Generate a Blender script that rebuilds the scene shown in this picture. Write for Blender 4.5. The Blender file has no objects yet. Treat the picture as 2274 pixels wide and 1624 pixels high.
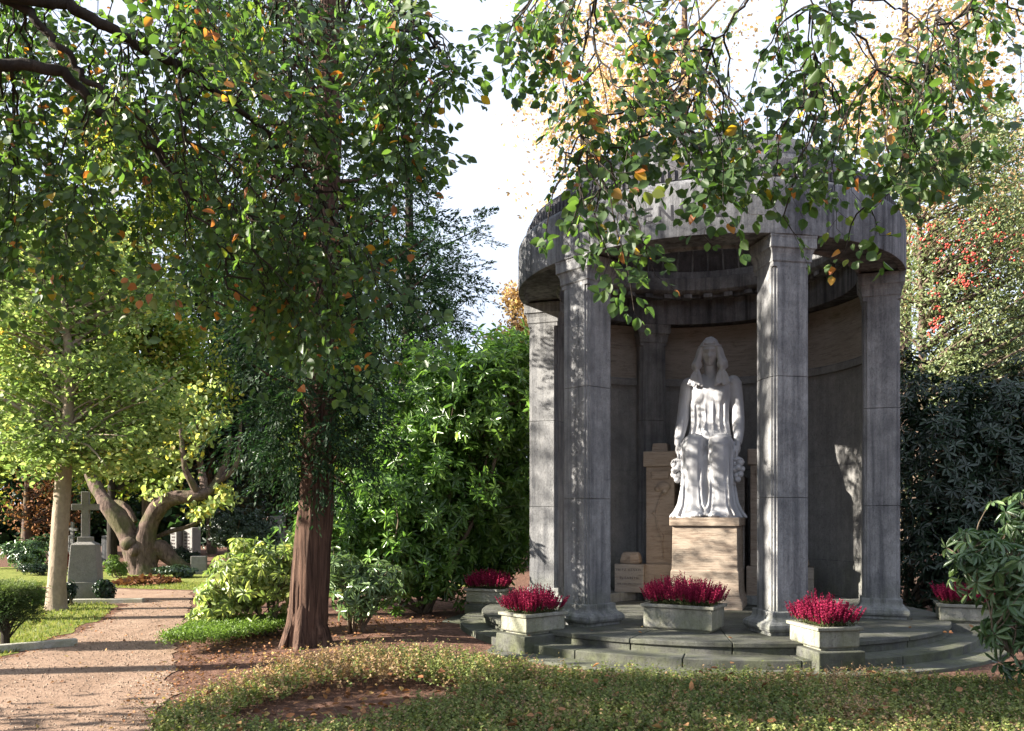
import bpy, math
import numpy as np
from mathutils import Vector, Matrix, noise as mnoise
RNG = np.random.default_rng(11)
rad = math.radians
scene = bpy.context.scene
COL = scene.collection

# ------------------------------------------------------------------ camera, sky, sun, exposure
F = 1900.0          # focal length in units of a 2274 px wide picture
EYE = 1.7
HORIZON = 1140.0
cam_data = bpy.data.cameras.new('camera')
cam = bpy.data.objects.new('camera', cam_data); COL.objects.link(cam)
cam.location = (0, 0, EYE); cam.rotation_euler = (rad(90), 0, 0)
cam_data.sensor_width = 36; cam_data.lens = F/2274*36
cam_data.shift_y = (HORIZON-812)/2274
cam_data.clip_start = 0.05; cam_data.clip_end = 800
scene.camera = cam

SUN_PHI = rad(-82); SUN_EL = rad(23.5)
sun_dir = Vector((math.sin(SUN_PHI)*math.cos(SUN_EL), -math.cos(SUN_PHI)*math.cos(SUN_EL), math.sin(SUN_EL)))
sd = bpy.data.lights.new('sun', 'SUN'); sd.energy = 5.0; sd.angle = rad(0.55); sd.color = (1.0, 0.92, 0.80)
so = bpy.data.objects.new('sun', sd); COL.objects.link(so)
so.rotation_euler = sun_dir.to_track_quat('Z', 'Y').to_euler(); so.location = sun_dir*60

W = bpy.data.worlds.new('World'); scene.world = W; W.use_nodes = True
wn = W.node_tree; bg = wn.nodes['Background']
sky = wn.nodes.new('ShaderNodeTexSky'); sky.sky_type = 'NISHITA'; sky.sun_disc = False
sky.sun_elevation = SUN_EL; sky.sun_rotation = math.atan2(sun_dir.x, sun_dir.y)
sky.air_density = 1.0; sky.dust_density = 2.0; sky.ozone_density = 1.0
tc = wn.nodes.new('ShaderNodeTexCoord'); nz = wn.nodes.new('ShaderNodeTexNoise')
nz.inputs['Scale'].default_value = 2.2; nz.inputs['Detail'].default_value = 6
cr = wn.nodes.new('ShaderNodeValToRGB'); cr.color_ramp.elements[0].position = 0.30; cr.color_ramp.elements[1].position = 0.62
cr.color_ramp.elements[0].color = (.7, .7, .7, 1)
mx = wn.nodes.new('ShaderNodeMix'); mx.data_type = 'RGBA'
mx.inputs['B'].default_value = (4.5, 5.0, 6.1, 1)
wn.links.new(tc.outputs['Generated'], nz.inputs['Vector']); wn.links.new(nz.outputs['Fac'], cr.inputs['Fac'])
wn.links.new(cr.outputs['Color'], mx.inputs['Factor']); wn.links.new(sky.outputs['Color'], mx.inputs['A'])
wn.links.new(mx.outputs['Result'], bg.inputs['Color']); bg.inputs['Strength'].default_value = 0.05
scene.view_settings.view_transform = 'Standard'; scene.view_settings.look = 'None'
scene.view_settings.exposure = 2.35; scene.view_settings.gamma = 1

# ------------------------------------------------------------------ helpers
def at(x, y, Y):
    return np.array([(x-1137)/F*Y, Y, EYE+(HORIZON-y)/F*Y])
def gnd(x, y, z=0.0):
    Y = (EYE-z)*F/(y-HORIZON)
    return ((x-1137)/F*Y, Y)
def unit(a):
    a = np.asarray(a, float)
    return a/np.maximum(np.linalg.norm(a, axis=-1, keepdims=True), 1e-9)
def rnd(*s): return RNG.random(s)
def nrm(*s): return RNG.normal(size=s)

def tag(o, label=None, cat=None, group=None, kind=None):
    if label: o['label'] = label
    if cat: o['category'] = cat
    if group: o['group'] = group
    if kind: o['kind'] = kind
    return o
def pnoise(X, Y_, s_, o=0): return np.array([mnoise.noise(Vector((x*s_, y*s_, o))) for x, y in zip(X, Y_)])
def empty(name, loc, rz=0, **k):
    o = bpy.data.objects.new(name, None); COL.objects.link(o)
    o.location = loc; o.rotation_euler = (0, 0, rz); o.empty_display_size = .2
    return tag(o, **k)
def link(name, me, mat, parent=None, loc=None, rz=0):
    o = bpy.data.objects.new(name, me); COL.objects.link(o)
    if mat: me.materials.append(mat)
    if parent: o.parent = parent
    if loc is not None: o.location = loc
    o.rotation_euler = (0, 0, rz)
    return o

def dense(pts, rr, k=6, jit=0):
    pts = [np.array(p, float) for p in pts]; rr = list(rr); n = len(pts); P = []; Rr = []
    for i in range(n-1):
        p0, p1, p2, p3 = pts[max(0, i-1)], pts[i], pts[i+1], pts[min(n-1, i+2)]
        for q in range(k):
            t_ = q/k; P.append(.5*((2*p1)+(p2-p0)*t_+(2*p0-5*p1+4*p2-p3)*t_**2+(3*p1-p0-3*p2+p3)*t_**3)); Rr.append(rr[i]+(rr[i+1]-rr[i])*t_)
    P.append(pts[-1]); Rr.append(rr[-1]); return P, Rr
class MB:
    def __init__(s): s.v = []; s.f = []
    def raw(s, vs, fs):
        b = len(s.v); s.v.extend([tuple(map(float, v)) for v in vs]); s.f.extend([tuple(i+b for i in f) for f in fs]); return s
    def box(s, c, d, rz=0, top=1.0, topy=None):
        topy = top if topy is None else topy
        hx, hy, hz = d[0]/2, d[1]/2, d[2]/2; co, si = math.cos(rz), math.sin(rz)
        vs = []
        for k in (-1, 1):
            tx = top if k > 0 else 1; ty = topy if k > 0 else 1
            for (a, b) in ((-1, -1), (1, -1), (1, 1), (-1, 1)):
                x, y = a*hx*tx, b*hy*ty
                vs.append((c[0]+x*co-y*si, c[1]+x*si+y*co, c[2]+k*hz))
        return s.raw(vs, [(3, 2, 1, 0), (4, 5, 6, 7), (0, 1, 5, 4), (1, 2, 6, 5), (2, 3, 7, 6), (3, 0, 4, 7)])
    def tube(s, pts, rr, n=6, cap=True, wob=0, ry=1.0):
        pts = [Vector(p) for p in pts]; vs = []; fs = []
        if not hasattr(rr, '__len__'): rr = [rr]*len(pts)
        ref = None
        for i, p in enumerate(pts):
            d = (pts[min(i+1, len(pts)-1)]-pts[max(i-1, 0)]).normalized()
            if ref is None:
                ref = Vector((1, 0, 0)) if abs(d.x) < .8 else Vector((0, 1, 0))
            a = (ref-d*ref.dot(d)).normalized(); b = d.cross(a); ref = a
            for k in range(n):
                t = 2*math.pi*k/n; r = rr[i]
                if wob: r *= 1+wob*(mnoise.noise(Vector((math.cos(t)*1.7, math.sin(t)*1.7, p.z*.6+p.x)))*1.3+.35*math.sin(5*t+p.z*.5))
                vs.append(p+a*(math.cos(t)*r)+b*(math.sin(t)*r*ry))
        for i in range(len(pts)-1):
            for k in range(n):
                k2 = (k+1) % n
                fs.append((i*n+k, i*n+k2, (i+1)*n+k2, (i+1)*n+k))
        if cap: fs.append(tuple(range(n))[::-1]); fs.append(tuple((len(pts)-1)*n+k for k in range(n)))
        return s.raw(vs, fs)
    def ridged(s, pts, rr, n=48, k=8, amp=.07, fr=3.2, zf=.5, lump=.08):
        pts, rr = dense(pts, rr, k); b = len(s.v); s.tube(pts, rr, n)
        for i in range(len(pts)):
            c = Vector(pts[i])
            for q in range(n):
                v = Vector(s.v[b+i*n+q]); d = (v-c).normalized()
                m = 1+lump*mnoise.noise(v*1.6)*1.5+amp*(abs(mnoise.noise(Vector((d.x*fr, d.y*fr, v.z*zf+d.z*fr))))*2-.5)+amp*.5*mnoise.noise(Vector((d.x*fr*3, d.y*fr*3, v.z*zf*3+d.z*fr)))
                s.v[b+i*n+q] = tuple(c+(v-c)*m)
        return s
    def ball(s, c, r, n=12, m=8, rot=None):
        r = (r, r, r) if not hasattr(r, '__len__') else r
        vs = []; fs = []
        for j in range(m+1):
            th = math.pi*j/m
            for k in range(n):
                ph = 2*math.pi*k/n
                v = Vector((r[0]*math.sin(th)*math.cos(ph), r[1]*math.sin(th)*math.sin(ph), r[2]*math.cos(th)))
                if rot is not None: v = rot @ v
                vs.append((c[0]+v.x, c[1]+v.y, c[2]+v.z))
        for j in range(m):
            for k in range(n):
                k2 = (k+1) % n; fs.append((j*n+k, (j+1)*n+k, (j+1)*n+k2, j*n+k2))
        return s.raw(vs, fs)
    def loft(s, rings):       # rings: equal-length closed loops
        n = len(rings[0]); vs = [p for r in rings for p in r]; fs = []
        for i in range(len(rings)-1):
            for k in range(n):
                k2 = (k+1) % n; fs.append((i*n+k, i*n+k2, (i+1)*n+k2, (i+1)*n+k))
        fs.append(tuple(range(n))[::-1]); fs.append(tuple((len(rings)-1)*n+k for k in range(n)))
        return s.raw(vs, fs)
    def lathe(s, prof, a0=0, a1=360, n=96):   # closed profile (r,z); angle phi measured from -Y towards +X
        full = abs(a1-a0) >= 359.9; m = len(prof); cnt = n if full else n+1; vs = []; fs = []
        for i in range(cnt):
            a = rad(a0+(a1-a0)*i/n)
            for (r, z) in prof: vs.append((r*math.sin(a), -r*math.cos(a), z))
        for i in range(n):
            j = (i+1) % cnt
            for k in range(m):
                k2 = (k+1) % m; fs.append((i*m+k, j*m+k, j*m+k2, i*m+k2))
        if not full:
            fs.append(tuple(range(m))); fs.append(tuple((cnt-1)*m+k for k in range(m))[::-1])
        return s.raw(vs, fs)
    def build(s, name, mat, parent=None, loc=None, rz=0, smooth=35, bevel=0, **k):
        me = bpy.data.meshes.new(name); me.from_pydata(s.v, [], s.f); me.update()
        if smooth:
            me.shade_smooth(); me.set_sharp_from_angle(angle=rad(smooth))
        o = link(name, me, mat, parent, loc, rz); tag(o, **k)
        if bevel:
            b = o.modifiers.new('bevel', 'BEVEL'); b.width = bevel; b.segments = 2; b.limit_method = 'ANGLE'; b.angle_limit = rad(40)
            b.harden_normals = False
        return o

# ---- leaves: many small folded faces in one mesh, a random value per leaf in 'rnd'
T_OVATE = ([(0, 0, 0), (.10, .20, .03), (.32, .46, .08), (.60, .44, .06), (.84, .24, .01), (1, 0, -.07), (.84, -.24, .01), (.60, -.44, .06), (.32, -.46, .08), (.10, -.20, .03)],
           [(0, 5, 4, 3, 2, 1), (0, 9, 8, 7, 6, 5)])
T_LEAF = ([(0, 0, 0), (.3, .45, .07), (.7, .38, .04), (1, 0, -.08), (.7, -.38, .04), (.3, -.45, .07)], [(0, 3, 2, 1), (0, 5, 4, 3)])
T_LONG = ([(0, 0, 0), (.35, .42, .05), (.75, .45, -.02), (1, 0, -.16), (.75, -.45, -.02), (.35, -.42, .05)], [(0, 3, 2, 1), (0, 5, 4, 3)])
T_BLADE = ([(0, -.5, 0), (0, .5, 0), (.6, .35, 0), (1, 0, -.05), (.6, -.35, 0)], [(0, 4, 3, 2, 1)])
T_DIAM = ([(0, 0, 0), (.5, .5, .05), (1, 0, 0), (.5, -.5, .05)], [(0, 3, 2, 1)])
T_BRIST = ([(0, -.12, 0), (0, .12, 0), (.45, .5, 0), (.8, .4, 0), (1, 0, 0), (.8, -.4, 0), (.45, -.5, 0)], [(0, 6, 5, 4, 3, 2, 1)])
def leaves(name, P, A, N, L, Wd, tmpl, mat, parent=None, r=None, **k):
    P = np.asarray(P, float); n = len(P); A = unit(A); N = np.asarray(N, float)
    N = unit(N-A*(N*A).sum(1, keepdims=True)+1e-6); S = np.cross(N, A)
    L = np.broadcast_to(np.asarray(L, float), (n,)); Wd = np.broadcast_to(np.asarray(Wd, float), (n,))
    tv, tf = tmpl; tv = np.array(tv); kv = len(tv)
    V = (P[:, None, :]+A[:, None, :]*(tv[None, :, 0:1]*L[:, None, None])+S[:, None, :]*(tv[None, :, 1:2]*Wd[:, None, None])
         + N[:, None, :]*(tv[None, :, 2:3]*(L*(.2+2.2*rnd(n)))[:, None, None])).reshape(-1, 3)
    fl = len(tf[0]); nf = len(tf)
    Fi = (np.arange(n)[:, None, None]*kv+np.array(tf)[None]).reshape(-1)
    me = bpy.data.meshes.new(name)
    me.vertices.add(len(V)); me.vertices.foreach_set('co', V.astype(np.float32).ravel())
    me.loops.add(len(Fi)); me.loops.foreach_set('vertex_index', Fi.astype(np.int32))
    me.polygons.add(n*nf); me.polygons.foreach_set('loop_start', (np.arange(n*nf)*fl).astype(np.int32))
    me.update(calc_edges=True)
    if r is None: r = rnd(n)
    at_ = me.attributes.new('rnd', 'FLOAT', 'POINT'); at_.data.foreach_set('value', np.repeat(r, kv).astype(np.float32))
    o = link(name, me, mat, parent); return tag(o, **k)

# ------------------------------------------------------------------ materials
class NT:
    def __init__(s, name):
        s.m = bpy.data.materials.new(name); s.m.use_nodes = True; s.t = s.m.node_tree; s.b = s.t.nodes['Principled BSDF']; s.out = s.t.nodes['Material Output']
        s.co = s.t.nodes.new('ShaderNodeTexCoord').outputs['Object']
    def n(s, ty, **kw):
        nd = s.t.nodes.new(ty)
        for k, v in kw.items():
            k = k.replace('_', ' ')
            nd.inputs[k].default_value = v
        return nd
    def l(s, a, b): s.t.links.new(a, b)
    def map(s, sc, src=None):
        m = s.n('ShaderNodeMapping'); m.inputs['Scale'].default_value = sc; s.l(src or s.co, m.inputs['Vector']); return m.outputs[0]
    def noise(s, sc, detail=4, vec=None, rough=.5, dist=0):
        q = s.n('ShaderNodeTexNoise', Scale=sc, Detail=detail, Roughness=rough, Distortion=dist); s.l(vec or s.co, q.inputs['Vector']); return q.outputs['Fac']
    def ramp(s, fac, stops, interp='LINEAR'):
        q = s.t.nodes.new('ShaderNodeValToRGB'); e = q.color_ramp.elements; q.color_ramp.interpolation = interp
        while len(e) < len(stops): e.new(.5)
        for i, (p, c) in enumerate(stops):
            e[i].position = p; e[i].color = (*c, 1) if hasattr(c, '__len__') else (c, c, c, 1)
        s.l(fac, q.inputs[0]); return q.outputs['Color']
    def mix(s, f, a, b, mode='MIX'):
        q = s.t.nodes.new('ShaderNodeMix'); q.data_type = 'RGBA'; q.blend_type = mode
        for inp, v in (('Factor', f), ('A', a), ('B', b)):
            if isinstance(v, (int, float)): q.inputs[inp].default_value = v if inp == 'Factor' else (v, v, v, 1)
            elif isinstance(v, tuple): q.inputs[inp].default_value = (*v, 1)
            else: s.l(v, q.inputs[inp])
        return q.outputs['Result']
    def math(s, op, a, b=0.0):
        q = s.t.nodes.new('ShaderNodeMath'); q.operation = op
        for i, v in enumerate((a, b)):
            if isinstance(v, (int, float)): q.inputs[i].default_value = v
            else: s.l(v, q.inputs[i])
        return q.outputs[0]
    def bump(s, h, st=.4, d=.02, nrm_=None):
        q = s.n('ShaderNodeBump', Strength=st, Distance=d); s.l(h, q.inputs['Height'])
        if nrm_: s.l(nrm_, q.inputs['Normal'])
        return q.outputs[0]
    def fin(s, col, rough=.9, norm=None, spec=.3):
        if isinstance(col, tuple): s.b.inputs['Base Color'].default_value = (*col, 1)
        else: s.l(col, s.b.inputs['Base Color'])
        if isinstance(rough, (int, float)): s.b.inputs['Roughness'].default_value = rough
        else: s.l(rough, s.b.inputs['Roughness'])
        s.b.inputs['Specular IOR Level'].default_value = spec
        if norm: s.l(norm, s.b.inputs['Normal'])
        return s.m
def leaf_mat(name, stops, trans=.35, rough=.45, spec=.4, tint=1.6, blue=.75):
    t = NT(name); a = t.t.nodes.new('ShaderNodeAttribute'); a.attribute_name = 'rnd'
    c = t.ramp(a.outputs['Fac'], stops)
    v = t.noise(9, 2); c = t.mix(t.math('MULTIPLY', v, .5), c, t.mix(1.0, c, .55, 'MULTIPLY'))
    t.fin(c, rough, None, spec)
    tr = t.t.nodes.new('ShaderNodeBsdfTranslucent'); g = t.mix(1.0, c, (tint*1.12, tint*1.2, tint*blue), 'MULTIPLY'); t.l(g, tr.inputs['Color'])
    ms = t.t.nodes.new('ShaderNodeMixShader'); ms.inputs[0].default_value = trans
    t.l(t.b.outputs[0], ms.inputs[1]); t.l(tr.outputs[0], ms.inputs[2]); t.l(ms.outputs[0], t.out.inputs['Surface'])
    return t.m
def stone_mat(name, base, dark, moss=0.0, moss_z=.8, streak=.5, stain=.5):
    t = NT(name)
    big = t.noise(1.3, 5, rough=.6); mid = t.noise(7, 5, rough=.65); fine = t.noise(60, 4, rough=.7)
    st = t.noise(1.0, 5, t.map((11, 11, .55)), rough=.6)
    c = t.mix(t.ramp(mid, [(.3, 0.), (.7, 1.)]), tuple(x*.82 for x in base), tuple(min(1, x*1.15) for x in base))
    c = t.mix(t.math('MULTIPLY', t.ramp(st, [(.42, 0.), (.66, 1.)]), streak), c, dark)
    c = t.mix(t.math('MULTIPLY', t.ramp(big, [(.46, 0.), (.66, 1.)]), stain), c, dark)
    c = t.mix(t.math('MULTIPLY', t.ramp(t.noise(34, 3, t.map((1, 1, .7)), rough=.7), [(.60, 0.), (.70, 1.)]), .55), c, tuple(x*.35 for x in base))
    c = t.mix(.5, c, t.mix(1.0, c, t.ramp(fine, [(.25, .55), (.75, 1.45)]), 'MULTIPLY'))
    if moss:
        z = t.t.nodes.new('ShaderNodeSeparateXYZ'); g = t.t.nodes.new('ShaderNodeNewGeometry'); t.l(g.outputs['Position'], z.inputs[0])
        low = t.ramp(t.math('DIVIDE', z.outputs[2], moss_z), [(.15, 1.), (1., 0.)])
        mm = t.math('MULTIPLY', t.math('MULTIPLY', low, t.ramp(t.noise(4, 5, rough=.7), [(.36, 0.), (.6, 1.)])), moss)
        c = t.mix(mm, c, t.mix(mid, (.10, .13, .035), (.20, .22, .07)))
    pit = t.ramp(t.noise(48, 5, t.map((1, 1, .5)), rough=.75), [(.33, 0.), (.48, 1.)])
    h = t.math('ADD', t.math('MULTIPLY', fine, .35), t.math('MULTIPLY', pit, .6))
    return t.fin(c, .93, t.bump(h, .75, .012), .2)

M = {}
M['stone'] = stone_mat('weathered_limestone', (.245, .245, .245), (.05, .052, .060), .4, .8, streak=.7, stain=.65)
M['stone_dark'] = stone_mat('dark_limestone', (.185, .187, .195), (.03, .031, .035), 0, streak=.8, stain=.7)  # darker base colour with strong dark streaks and blotches
M['stone_roof'] = stone_mat('dark_roof_stone', (.115, .112, .118), (.03, .03, .034), 0, streak=.5, stain=.6)
M['stone_wall'] = stone_mat('wall_limestone', (.25, .245, .235), (.11, .11, .115), .4, 1.2, streak=.35, stain=.5)
M['stone_step'] = stone_mat('mossy_step_stone', (.095, .095, .088), (.022, .022, .02), .28, .45, streak=.2, stain=.65)
M['stone_plant'] = stone_mat('planter_concrete', (.29, .28, .25), (.09, .09, .07), .45, .9, streak=.4, stain=.4)
def travertine(name, a, b, dk):
    t = NT(name)
    band = t.noise(1.0, 7, t.map((2.6, 2.6, 11)), rough=.78, dist=.8); band2 = t.noise(1, 4, t.map((3, 3, 60)), rough=.6)
    c = t.ramp(band, [(.28, dk), (.42, a), (.55, b), (.68, a), (.8, dk)])
    c = t.mix(t.math('MULTIPLY', t.ramp(band2, [(.56, 0.), (.66, 1.)]), .6), c, dk)
    big = t.noise(1.5, 4); c = t.mix(t.math('MULTIPLY', t.ramp(big, [(.45, 0.), (.7, 1.)]), .4), c, dk); c = t.mix(t.ramp(t.noise(26, 4, t.map((1, 1, 2.6)), rough=.75), [(.62, 0.), (.70, .8)]), c, tuple(x*.3 for x in dk))
    h = t.math('ADD', band, t.ramp(band2, [(.45, 1.), (.62, 0.)]))
    return t.fin(c, .85, t.bump(h, .35, .012), .2)
M['travertine'] = travertine('brown_travertine', (.25, .195, .15), (.32, .265, .21), (.17, .125, .095))
M['travertine_grey'] = travertine('grey_travertine', (.24, .21, .18), (.30, .27, .235), (.13, .11, .09))
t = NT('white_marble'); c = t.mix(t.ramp(t.noise(3, 6, rough=.6), [(.4, 0.), (.75, 1.)]), (.40, .405, .425), (.29, .29, .305))
c = t.mix(t.math('MULTIPLY', t.ramp(t.noise(1, 5, t.map((9, 9, .9)), rough=.6), [(.5, 0.), (.72, 1.)]), .35), c, (.36, .34, .31))
M['marble'] = t.fin(c, .55, t.bump(t.noise(40, 4), .15, .01), .4)
def bark(name, a, b, zs=.14, sc=9, st=1.0, moss=0):
    t = NT(name); v = t.noise(sc, 7, t.map((1, 1, zs)), rough=.7, dist=.4); w = t.noise(3, 4)
    c = t.mix(t.ramp(v, [(.35, 0.), (.65, 1.)]), a, b); c = t.mix(t.math('MULTIPLY', w, .4), c, tuple(x*.5 for x in a))
    if moss: c = t.mix(t.math('MULTIPLY', t.ramp(t.noise(2.2, 4), [(.48, 0.), (.62, 1.)]), moss), c, (.07, .10, .02))
    return t.fin(c, .95, t.bump(v, st, .05), .15)
M['bark_red'] = bark('reddish_fibrous_bark', (.028, .017, .013), (.175, .105, .075), .045, 20)
M['bark_pale'] = bark('pale_smooth_bark', (.24, .19, .14), (.36, .29, .22), .6, 14, .4)
M['bark_dark'] = bark('dark_bark', (.022, .018, .015), (.06, .05, .04), .3, 12, .8)
M['bark_grey'] = bark('grey_brown_bark', (.06, .042, .034), (.19, .135, .11), .35, 12, 1.0, .35)
M['twig'] = bark('twig_bark', (.10, .075, .055), (.22, .17, .12), .3, 14, .5)
M['beech'] = leaf_mat('beech_leaf', [(0, (.028, .060, .020)), (.45, (.052, .098, .032)), (.80, (.088, .14, .042)), (.90, (.13, .16, .03)), (.935, (.36, .24, .03)), (.97, (.36, .12, .035)), (1, (.26, .10, .05))], .50, .42, .45, 1.9, .5)
M['maple'] = leaf_mat('yellow_green_leaf', [(0, (.09, .14, .045)), (.5, (.20, .27, .10)), (.8, (.36, .40, .18)), (.93, (.50, .42, .08)), (1, (.52, .26, .06))], .5, .5, .3, 1.5)
M['laurel'] = leaf_mat('laurel_leaf', [(0, (.04, .10, .022)), (.5, (.11, .21, .045)), (.9, (.21, .34, .075)), (1, (.34, .42, .10))], .35, .30, .55, 1.7)
M['rhodo'] = leaf_mat('rhododendron_leaf', [(0, (.04, .085, .035)), (.6, (.085, .15, .065)), (1, (.15, .22, .09))], .22, .33, .55, 1.5)
M['rhodo_yellow'] = leaf_mat('pale_rhododendron_leaf', [(0, (.09, .15, .045)), (.5, (.24, .30, .09)), (.85, (.42, .44, .15)), (1, (.58, .50, .18))], .35, .4, .5, 1.5)
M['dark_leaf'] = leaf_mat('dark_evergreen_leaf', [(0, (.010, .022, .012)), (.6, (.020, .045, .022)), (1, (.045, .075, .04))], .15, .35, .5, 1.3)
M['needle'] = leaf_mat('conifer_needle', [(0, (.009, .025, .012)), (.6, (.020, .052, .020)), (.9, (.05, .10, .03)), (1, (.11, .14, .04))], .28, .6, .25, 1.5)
M['needle_pale'] = leaf_mat('pale_conifer_needle', [(0, (.03, .055, .025)), (.6, (.06, .10, .035)), (1, (.13, .17, .05))], .3, .6, .25, 1.5)
M['backdrop'] = leaf_mat('far_green_leaf', [(0, (.06, .11, .025)), (.5, (.13, .20, .04)), (.85, (.27, .32, .06)), (1, (.48, .40, .09))], .45, .6, .2, 1.5)
M['autumn'] = leaf_mat('orange_autumn_leaf', [(0, (.36, .22, .12)), (.5, (.50, .33, .20)), (.8, (.60, .42, .30)), (1, (.48, .44, .20))], .6, .6, .2, 1.3)
M['holly'] = leaf_mat('holly_leaf', [(0, (.08, .12, .05)), (.6, (.17, .21, .09)), (.94, (.32, .34, .16)), (1, (.35, .30, .14))], .3, .4, .5, 1.4)
M['boxleaf'] = leaf_mat('box_leaf', [(0, (.06, .095, .025)), (.3, (.14, .18, .05)), (.6, (.27, .29, .09)), (.72, (.36, .33, .12)), (.78, (.34, .24, .13)), (1, (.46, .29, .16))], .25, .6, .3, 1.4)
M['boxbright'] = leaf_mat('bright_box_leaf', [(0, (.06, .11, .02)), (1, (.17, .26, .045))], .3, .5, .3, 1.4)
M['deadleaf'] = leaf_mat('fallen_leaf', [(0, (.12, .05, .025)), (.5, (.26, .12, .055)), (.85, (.38, .20, .10)), (1, (.45, .34, .12))], .2, .8, .15, 1.1)
M['grass'] = leaf_mat('grass_blade', [(0, (.07, .11, .02)), (.6, (.16, .19, .04)), (1, (.30, .27, .09))], .35, .6, .2, 1.3)
M['heather'] = leaf_mat('heather_flower', [(0, (.07, .005, .018)), (.4, (.20, .010, .045)), (.8, (.38, .025, .085)), (1, (.58, .09, .18))], .3, .7, .15, 1.0)
M['heather_green'] = leaf_mat('heather_stem', [(0, (.03, .05, .015)), (1, (.10, .10, .04))], .1, .7, .15, 1.0)
M['redplant'] = leaf_mat('red_leaf', [(0, (.3, .05, .03)), (1, (.5, .14, .08))], .3, .6, .2, 1.0)
t = NT('berry'); M['berry'] = t.fin((.42, .05, .035), .4, None, .5)
t = NT('soil'); v = t.noise(9, 8, rough=.75); c = t.ramp(v, [(.3, (.045, .026, .019)), (.5, (.13, .073, .052)), (.7, (.23, .13, .095))])
M['soil'] = t.fin(c, 1, t.bump(v, 1, .05), .1)
t = NT('gravel'); v = t.mix(.5, t.noise(3, 6, rough=.75), t.noise(1.4, 5, t.map((1.6, .35, 1)), rough=.7)); f = t.noise(45, 4, rough=.8); c = t.ramp(v, [(.3, (.17, .11, .075)), (.55, (.29, .20, .145)), (.75, (.38, .29, .215))])
c = t.mix(.8, c, t.mix(1.0, c, t.ramp(f, [(.3, .45), (.7, 1.5)]), 'MULTIPLY')); M['gravel'] = t.fin(c, 1, t.bump(t.math('ADD', f, t.math('MULTIPLY', v, 2.)), .8, .03), .1)
t = NT('lawn'); v = t.noise(2.5, 6, rough=.7); f = t.noise(70, 3, rough=.8); c = t.ramp(v, [(.3, (.10, .13, .03)), (.55, (.19, .21, .05)), (.75, (.30, .27, .10))])
c = t.mix(.7, c, t.mix(1.0, c, t.ramp(f, [(.3, .5), (.7, 1.5)]), 'MULTIPLY')); M['lawn'] = t.fin(c, 1, t.bump(f, .8, .03), .1)
M['granite'] = stone_mat('granite_block', (.22, .21, .20), (.10, .10, .10), .2, .8, .1, .25)
M['gravestone'] = stone_mat('pale_gravestone', (.25, .245, .235), (.13, .13, .13), 0, 1, .2, .3)
M['kerb'] = stone_mat('kerb_stone', (.42, .40, .36), (.2, .2, .18), .4, .4, .2, .3)
t = NT('letter'); M['letter'] = t.fin((.06, .05, .05), .9)
t = NT('letter_relief'); M['letter_relief'] = t.fin((.025, .025, .03), .9)

# ------------------------------------------------------------------ ground
def rough(poly, st=.16, am=.10):
    out = []
    for i in range(len(poly)):
        a, b = np.array(poly[i]), np.array(poly[(i+1) % len(poly)]); L = np.linalg.norm(b-a); m = max(1, int(L/st))
        if L > 12: m = 1
        for k in range(m):
            p = a+(b-a)*k/m; n1 = mnoise.noise(Vector((p[0]*1.1, p[1]*1.1, 0))); n2 = mnoise.noise(Vector((p[0]*5, p[1]*5, 3)))
            n3 = mnoise.noise(Vector((p[0]*1.1, p[1]*1.1, 7))); n4 = mnoise.noise(Vector((p[0]*5, p[1]*5, 9)))
            out.append((p[0]+am*(1.6*n1+n2), p[1]+am*(1.6*n3+n4)))
    return out
def sheet(name, poly, z, mat, **k):
    poly = rough(poly)
    mb = MB(); mb.raw([(x, y, z) for x, y in poly], [tuple(range(len(poly)))])
    return mb.build(name, M[mat], smooth=0, **k)
def terrain():
    xs = np.concatenate([[-300, -120, -60], np.linspace(-30, 30, 121), [60, 120, 300]])
    ys = np.concatenate([[-100, -30], np.linspace(-4, 46, 101), [80, 160, 400]])
    mb = MB(); vs = []; fs = []
    for y in ys:
        for x in xs:
            z = 0.0
            q = (x+1.4)**2/1.5+(y-11.2)**2/4          # the bed round the conifer is slightly raised
            z += .10*math.exp(-q)
            vs.append((x, y, z-.004+.003*mnoise.noise(Vector((x*.9, y*.9, 0)))))
    nx = len(xs)
    for j in range(len(ys)-1):
        for i in range(nx-1): fs.append((j*nx+i, j*nx+i+1, (j+1)*nx+i+1, (j+1)*nx+i))
    mb.raw(vs, fs); return mb.build('ground', M['soil'], kind='structure')
terrain()
def gpoly(pts): return [gnd(*p) for p in pts]
path = [(-2.2, 3), (-2.7, 6.2), (-3.05, 7.6), (-3.7, 9.4), (-4.25, 10.8), (-5.0, 13), (-6.0, 16), (-6.9, 18.6), (-10, 19.4), (-18, 20.5), (-18, 19.2), (-10.5, 18.0), (-8.1, 17.2), (-7.1, 15.8), (-6.45, 13.6), (-6.15, 11.8), (-5.9, 10.4), (-6.1, 9.3), (-8, 8), (-8, 3)]
sheet('path', path, .004, 'gravel', kind='structure')
lawn = [(-8.0, 8.0), (-6.25, 9.3), (-6.05, 10.4), (-6.3, 11.8), (-6.6, 13.6), (-7.25, 15.7), (-8.3, 17.0), (-12, 17.6), (-18, 18.8), (-18, 8)]
sheet('lawn', lawn, .001, 'lawn', kind='structure')
sheet('back_lawn', [(-6.8, 18.9), (-10, 19.7), (-18, 20.8), (-24, 27), (-4, 27), (-1, 20), (-4.5, 16.5)], .001, 'lawn', kind='structure')

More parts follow.
